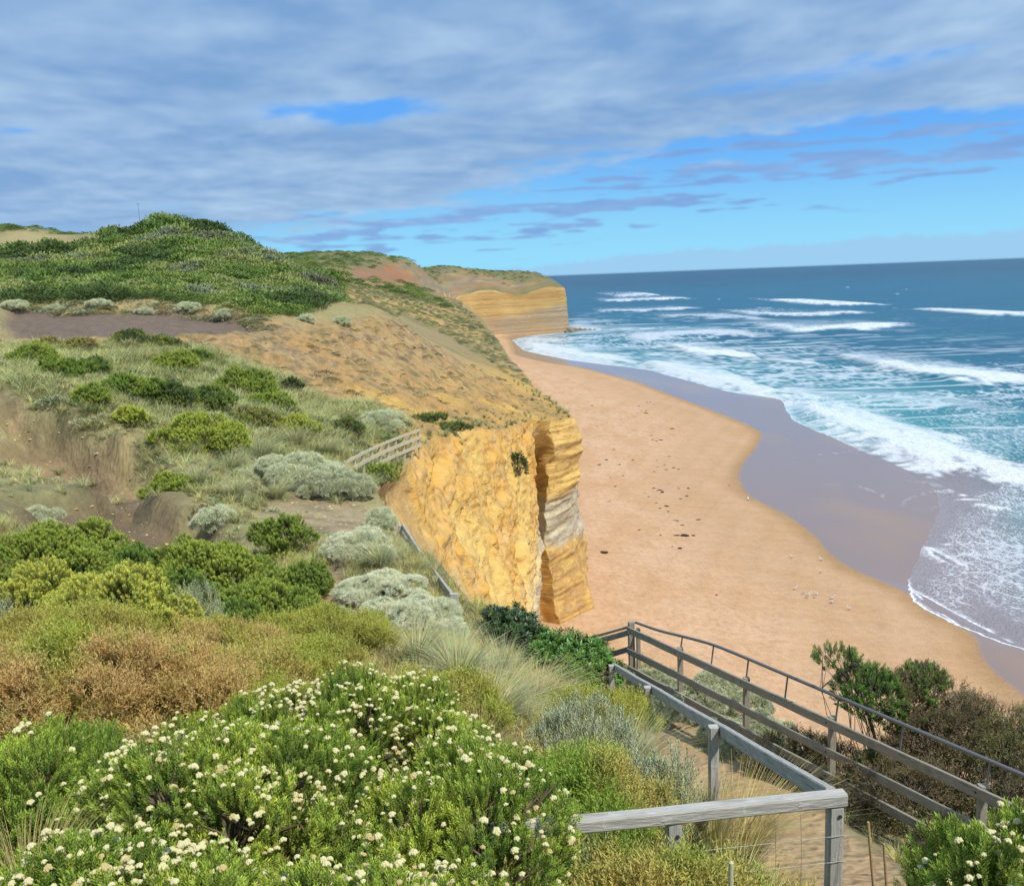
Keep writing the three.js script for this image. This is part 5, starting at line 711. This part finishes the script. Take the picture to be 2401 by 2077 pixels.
    instanced('foliage', G.glossy, M_GLOSS, grow(list, s, 0.5, () => mix3(C.gloss, C.glossD, clamp(t + (R() - 0.5) * 0.3)), 0.45, 0.5), o);
    part('stems', stems(R, lobes, h, 16, 0.014), M_STEM, o);
  } else if (style === 'rosette' || style === 'yellow') {
    const s = 0.15 * near ** 0.62, list = sampleCrown(R, lobes, Math.round(area * 6.2 / s / s * 0.75), idx, 0.5, 0.4), base = style === 'yellow' ? mix3(C.yelB, C.yel, clamp(t)) : t < 0.3 ? mix3(/brown/.test(label) ? C.rosBrown : C.rosDark, C.ros, t / 0.3) : mix3(C.ros, C.rosY, clamp((t - 0.3) / 0.6));
    instanced('foliage', G.rosette, M_LEAF, grow(list, s, 0.5, (e) => mix3(base, C.rosY, clamp(0.1 + 1.4 * fbm(e.p.x * 0.9 + idx, e.p.y, e.p.z * 0.9, 3))), 0.5, 0.5), o);
    part('stems', stems(R, lobes, h, /bare grey/.test(label) ? 40 : 20, 0.012 * near ** 0.6), /bare grey/.test(label) ? M_STEM_PALE : M_STEM, o);
  } else if (style === 'twiggy') {
    part('stems', stems(R, lobes, h, 90, 0.0075), M_STEM_PALE, o);
    const list = sampleCrown(R, lobes, Math.round(area * 120), idx, 0.35, 0.7);
    instanced('foliage', G.heath, M_DULL, grow(list, 0.17, 0.6, () => mix3(C.twig, C.twigG, clamp(R() * 0.7 + t - 0.2)), 0.45, 0.9), o);
  } else if (style === 'mixed') {
    const reach = [{ c: V(-0.78, h * 0.92, 0), r: V(0.3, 0.17, 0.25) }, { c: V(-0.3, h * 0.72, 0.05), r: V(0.45, 0.4, 0.45) }, { c: V(0.15, h * 0.62, 0), r: V(0.5, 0.5, 0.5) }, { c: V(0.6, h * 0.75, -0.1), r: V(0.3, 0.26, 0.3) }, { c: V(0.1, h * 0.2, 0.2), r: V(0.6, 0.5, 0.5) }];
    const list = sampleCrown(R, reach, 1500, idx, 0.45, 0.5);
    instanced('foliage', G.rosette, M_LEAF, grow(list.filter((e) => e.p.x < 0.15 || (e.p.x > 0.35 && e.p.y > h * 0.6)), 0.15, 0.5, () => mix3(C.gloss, C.rosDark, R()), 0.5, 0.6), o);
    instanced('dead_foliage', G.heath, M_DULL, grow(list.filter((e) => e.p.x >= 0.05), 0.16, 0.5, () => mix3(C.twig, C.rosBrown, R()), 0.5, 0.8), o);
    part('stems', branchSet([[V(0, -0.5, 0), V(-0.1, h * 0.4, 0), V(-0.35, h * 0.7, 0.02), V(-0.62, h * 0.84, 0), V(-0.95, h * 0.98, 0.02)], [V(-0.35, h * 0.7, 0), V(-0.55, h * 0.95, 0.05), V(-0.62, h * 1.05, 0.1)], [V(0, -0.3, 0), V(0.2, h * 0.5, 0), V(0.55, h * 0.85, -0.1)]], 0.035, 0.01), M_STEM, o);
    part('twigs', stems(R, reach, h, 50, 0.008), M_STEM_PALE, o);
  }
});
{ // a shrub rooted in a hollow of the yellow face
  const z = -94, y = 25.5, x = edgeX(z) + 1.6, R = rng(4), o = thing('cliff_shrub', 'small dark green shrub rooted in a hollow of the yellow cliff face', 'shrub', x, y, z), lobes = makeLobes(R, 1.4, 2.2, 1.2, 6);
  instanced('foliage', G.rosette, M_LEAF, sampleCrown(R, lobes, 260, 5, 0.2, 0.4).map((e) => ({ p: e.p, d: e.n, s: 0.4, c: jit(R, C.rosDark, 0.3), a: R() * 6 })), o); part('stems', stems(R, lobes, 2, 8, 0.03), M_STEM, o);
}
scatter('cliff_tufts', 'dry tufts along the crumbling lip of the yellow cliff', 'grass', G.tuft, M_DULL, 260, (R) => {
  const z = -mixn(50, 150, R()), x = edgeX(z) - 4.5 * R() * R() - 0.15; return { p: V(x, groundHeight(x, z) - 0.03, z), d: V(0.2, 1, 0.1).normalize(), s: 0.35 + 0.5 * R(), c: jit(R, [C.straw, C.rosBrown, C.twigG][Math.floor(R() * 3)], 0.3), a: R() * 6 };
});
// ------------------------------------------------------------------ uncountable cover
const inPoly = (k) => (R) => { const b = BOX[k]; for (let i = 0; i < 30; i++) { const x = mixn(b[0], b[1], R()), z = mixn(b[2], b[3], R()); if (inside(ZONES[k], x, z) > 0) return [x, z]; } return null; };
const hillGreen = [rgb('#6a833e'), rgb('#80944a'), rgb('#566b3a'), rgb('#98a060'), rgb('#85906e'), rgb('#737358')];
scatter('hill_scrub', 'dense green scrub covering the hill', 'scrub', G.canopy, M_DULL, 15000, (R) => {
  const q = inPoly('hill_scrub')(R); if (!q) return null; const [x, z] = q, n = fbm(x * 0.05, z * 0.05, 3, 3), m = noise(x * 0.16, z * 0.16, 7), big = noise(x * 0.07 + 4, z * 0.07, 1.1), s = (0.5 + 0.9 * R() + (R() < 0.12 ? 0.8 : 0)) * (1 + 0.5 * m) * clamp(-z / 170, 0.75, 1.2);
  if (inside(ZONES.hill_scrub, x, z) < 1 + 4 * R() && R() < 0.4) return null;
  const k = clamp(Math.floor(2.4 + n * 8 + big * 3.2 + (R() - 0.5) * 1.2), 0, 5);
  return { p: V(x, groundHeight(x, z) + 0.1 * s, z), d: V((R() - 0.5) * 0.3, 1, (R() - 0.5) * 0.3).normalize(), s: V(s * 1.25, s * (0.8 + 0.7 * Math.max(0, m + 0.2)), s * 1.25), c: jit(R, hillGreen[[2, 0, 1, 3, 4, 5][k]], 0.25), a: R() * 6 };
});
scatter('crest_tufts', 'pale tufts along the crest above the dark soil band', 'grass', G.canopy, M_DULL, 420, (R) => {
  const P = ZONES.dark_band, i = Math.floor(R() * 7), a = P[i], b = P[i + 1], t = R(), o = -0.6 + 3.2 * R() * R(), x = mixn(a[0], b[0], t), z = mixn(a[1], b[1], t) - o;
  const s = 0.25 + 0.5 * R() * R(); return { p: V(x, groundHeight(x, z) - 0.05, z), d: V((R() - 0.5) * 0.4, 1, (R() - 0.5) * 0.4).normalize(), s: V(s * (1.2 + R()), s * 0.8, s * 1.2), c: jit(R, [C.mintD, C.straw, C.silG, C.rosBrown, C.twig][Math.floor(R() * 5)], 0.3), a: R() * 6 };
});
scatter('plateau_scrub', 'low dark scrub along the far plateau and coast slope', 'scrub', G.canopy, M_DULL, 7000, (R) => {
  const far = R() < 0.6; let x, z; if (far) { z = -mixn(250, 800, R() ** 1.2); x = edgeX(z) - 8 - R() * 130; if (zone('orange_far', x, z, 6) > 0.4 || (zone('head_rock', x, z, 10) > 0.4 && R() < 0.94)) return null; } else { const q = inPoly('coast_slope')(R); if (!q) return null; [x, z] = q; if (ridge(x * 0.09 + z * 0.03, 0, z * 0.012 - x * 0.05, 3) < 0.12 && R() < 0.93) return null; }
  const s = (far ? 1.2 : 0.42) * (0.5 + R()); return { p: V(x, groundHeight(x, z), z), d: UP.clone(), s: V(s * 1.2, s * 0.7, s * 1.2), c: jit(R, hillGreen[far ? Math.floor(R() * 3) : 3 + Math.floor(R() * 3)], 0.3), a: R() * 6 };
});
scatter('slope_tufts', 'sparse dry tufts dotting the bare orange slope', 'grass', G.canopy, M_DULL, 420, (R) => {
  const q = inPoly('tan_slope')(R); if (!q) return null; const [x, z] = q; if (fbm(x * 0.09, z * 0.09, 5, 3) < 0.02 && R() < 0.85) return null; if (x > edgeX(z) - 0.8) return null;
  const s = 0.16 + 0.35 * R() * R() * (R() < 0.3 ? 2 : 1); return { p: V(x, groundHeight(x, z), z), d: UP.clone(), s: V(s * 1.5, s * 0.7, s), c: jit(R, [C.rosBrown, C.twig, C.rosBrown, C.straw][Math.floor(R() * 4)], 0.3), a: R() * 6 };
});
scatter('valley_grass', 'pale dry grass filling the hollow', 'grass', G.tuft, M_DULL, 9000, (R) => {
  const q = R() < 0.62 ? inPoly('valley')(R) : [mixn(-60, 0, R()), -mixn(24, 62, R())]; if (!q) return null; const [x, z] = q; if (x > edgeX(z) - 0.3) return null;
  const bare = Math.max(zone('gully', x, z, 1), zone('gully_low', x, z, 1), zone('tan_slope', x, z, 3)); if (bare > 0.3 && R() < 0.985) return null; if (zone('bare_mid', x, z, 1) > 0.4 && R() < 0.9) return null;
  const s = (0.35 + 0.5 * R()) * clamp(-z / 45, 0.6, 1.5); return { p: V(x, groundHeight(x, z) - 0.02, z), d: V((R() - 0.5) * 0.4, 1, (R() - 0.5) * 0.4).normalize(), s: V(s * 1.1, s * 0.8, s * 1.1), c: jit(R, R() < 0.85 ? C.straw : C.twigG, 0.35), a: R() * 6 };
});
scatter('valley_scrub', 'tangled low grey green scrub between the shrubs of the hollow', 'scrub', G.canopy, M_DULL, 1500, (R) => {
  const q = R() < 0.7 ? inPoly('valley')(R) : [mixn(-48, -3, R()), -mixn(26, 60, R())]; if (!q) return null; const [x, z] = q; if (x > edgeX(z) - 0.4) return null;
  if (Math.max(zone('gully', x, z, 1), zone('gully_low', x, z, 1), zone('tan_slope', x, z, 3), zone('bare_mid', x, z, 1)) > 0.3 && R() < 0.96) return null; if (fbm(x * 0.16, z * 0.16, 4.4, 3) < -0.03 && R() < 0.85) return null;
  const s = (0.22 + 0.55 * R() * R()) * clamp(-z / 48, 0.7, 1.4); return { p: V(x, groundHeight(x, z) - 0.05, z), d: V((R() - 0.3) * 0.5, 1, (R() - 0.5) * 0.5).normalize(), s: V(s * (1 + R() * 0.8), s * (0.6 + 0.5 * R()), s * (1 + R() * 0.5)), c: jit(R, [C.ros, C.silG, C.rosBrown, C.sil, C.twigG, C.rosBrown][Math.floor(R() * 6)], 0.3), a: R() * 6 };
});
const STONE = [41, 42].map((s) => { const g = rockGeometry(s, 1, 0.6); g.deleteAttribute('uv'); return g; }), M_STONE = new THREE.MeshStandardMaterial({ roughness: 0.95 });
scatter('soil_clods', 'loose clods and stones on the bare soil', 'stones', STONE, M_STONE, 1800, (R) => {
  const k = ['tan_slope', 'tan_slope', 'tan_slope', 'gully', 'gully_low', 'bare_mid'][Math.floor(R() * 6)], q = inPoly(k)(R); if (!q) return null; const [x, z] = q; if (x > edgeX(z) - 0.3) return null;
  const s = (0.015 + 0.07 * R() ** 4) * clamp(-z / 40, 0.6, 2.2); return { p: V(x, groundHeight(x, z), z), d: V((R() - 0.5) * 0.6, 1, (R() - 0.5) * 0.6).normalize(), s: V(s * 1.4, s, s), c: jit(R, [K.tan, K.palesoil, K.brown, K.straw][Math.floor(R() * 4)], 0.4), a: R() * 6 };
});
scatter('bank_grass', 'wiry grass and litter between the shrubs of the near slope', 'grass', G.tuft, M_DULL, 9000, (R) => {
  const z = -mixn(3.2, 26, R() ** 0.8), x = mixn(-0.62 * -z - 3, 8, R()); if (x > edgeX(z) - 0.2) return null; const [pd] = pathAt(x, z); if (pd < 0.95 + 0.3 * R()) return null; if (zone('sand_patch', x, z, 0.5) > 0.3) return null;
  const s = (0.16 + 0.28 * R()) * (x > 3.3 ? 0.6 : 1); return { p: V(x, groundHeight(x, z) - 0.02, z), d: V((R() - 0.5) * 0.5, 1, (R() - 0.5) * 0.5).normalize(), s: V(s, s, s), c: jit(R, [C.straw, C.strawG, C.olive, C.twig][Math.floor(R() * 4)], 0.35), a: R() * 6 };
});
scatter('bank_heath', 'low heath filling the gaps between the foreground shrubs', 'heath', G.heath, M_LEAF, 9000, (R) => {
  const z = -mixn(3.2, 19, R()), x = mixn(-0.62 * -z - 3, 2.0, R()); if (x > edgeX(z) - 0.2) return null; const [pd] = pathAt(x, z); if (pd < 1.1) return null; if (x > -2.5 && z < -10 && R() < 0.85) return null; if (zone('sand_patch', x, z, 0.8) > 0.2) return null;
  const s = 0.2 + 0.25 * R(); return { p: V(x, groundHeight(x, z) - 0.03, z), d: V((R() - 0.5) * 0.6, 1, (R() - 0.5) * 0.6).normalize(), s: V(s, s, s), c: jit(R, z > -8.5 ? mix3(C.flowerA, C.olive, R()) : mix3(C.rust, C.olive, R()), 0.3), a: R() * 6 };
});
scatter('slope_scrub', 'dry scrub on the steep bank below the railing', 'scrub', G.heath, M_DULL, 5000, (R) => {
  const z = -mixn(6, 19, R()), x = mixn(4.2, 12, R()); if (x > edgeX(z) - 0.1) return null; const t = (z + 18.5) / 8.5, fx = 2.3 + 3.5 * t; if (x < fx + 0.15) return null;
  const s = 0.2 + 0.3 * R(); return { p: V(x, groundHeight(x, z) - 0.03, z), d: V((R() - 0.5) * 0.6, 1, (R() - 0.5) * 0.6).normalize(), s: V(s, s, s), c: jit(R, [C.twig, C.rosBrown, C.twigG, C.silG][Math.floor(R() * 4)], 0.35), a: R() * 6 };
});
renderer.render(scene, camera);
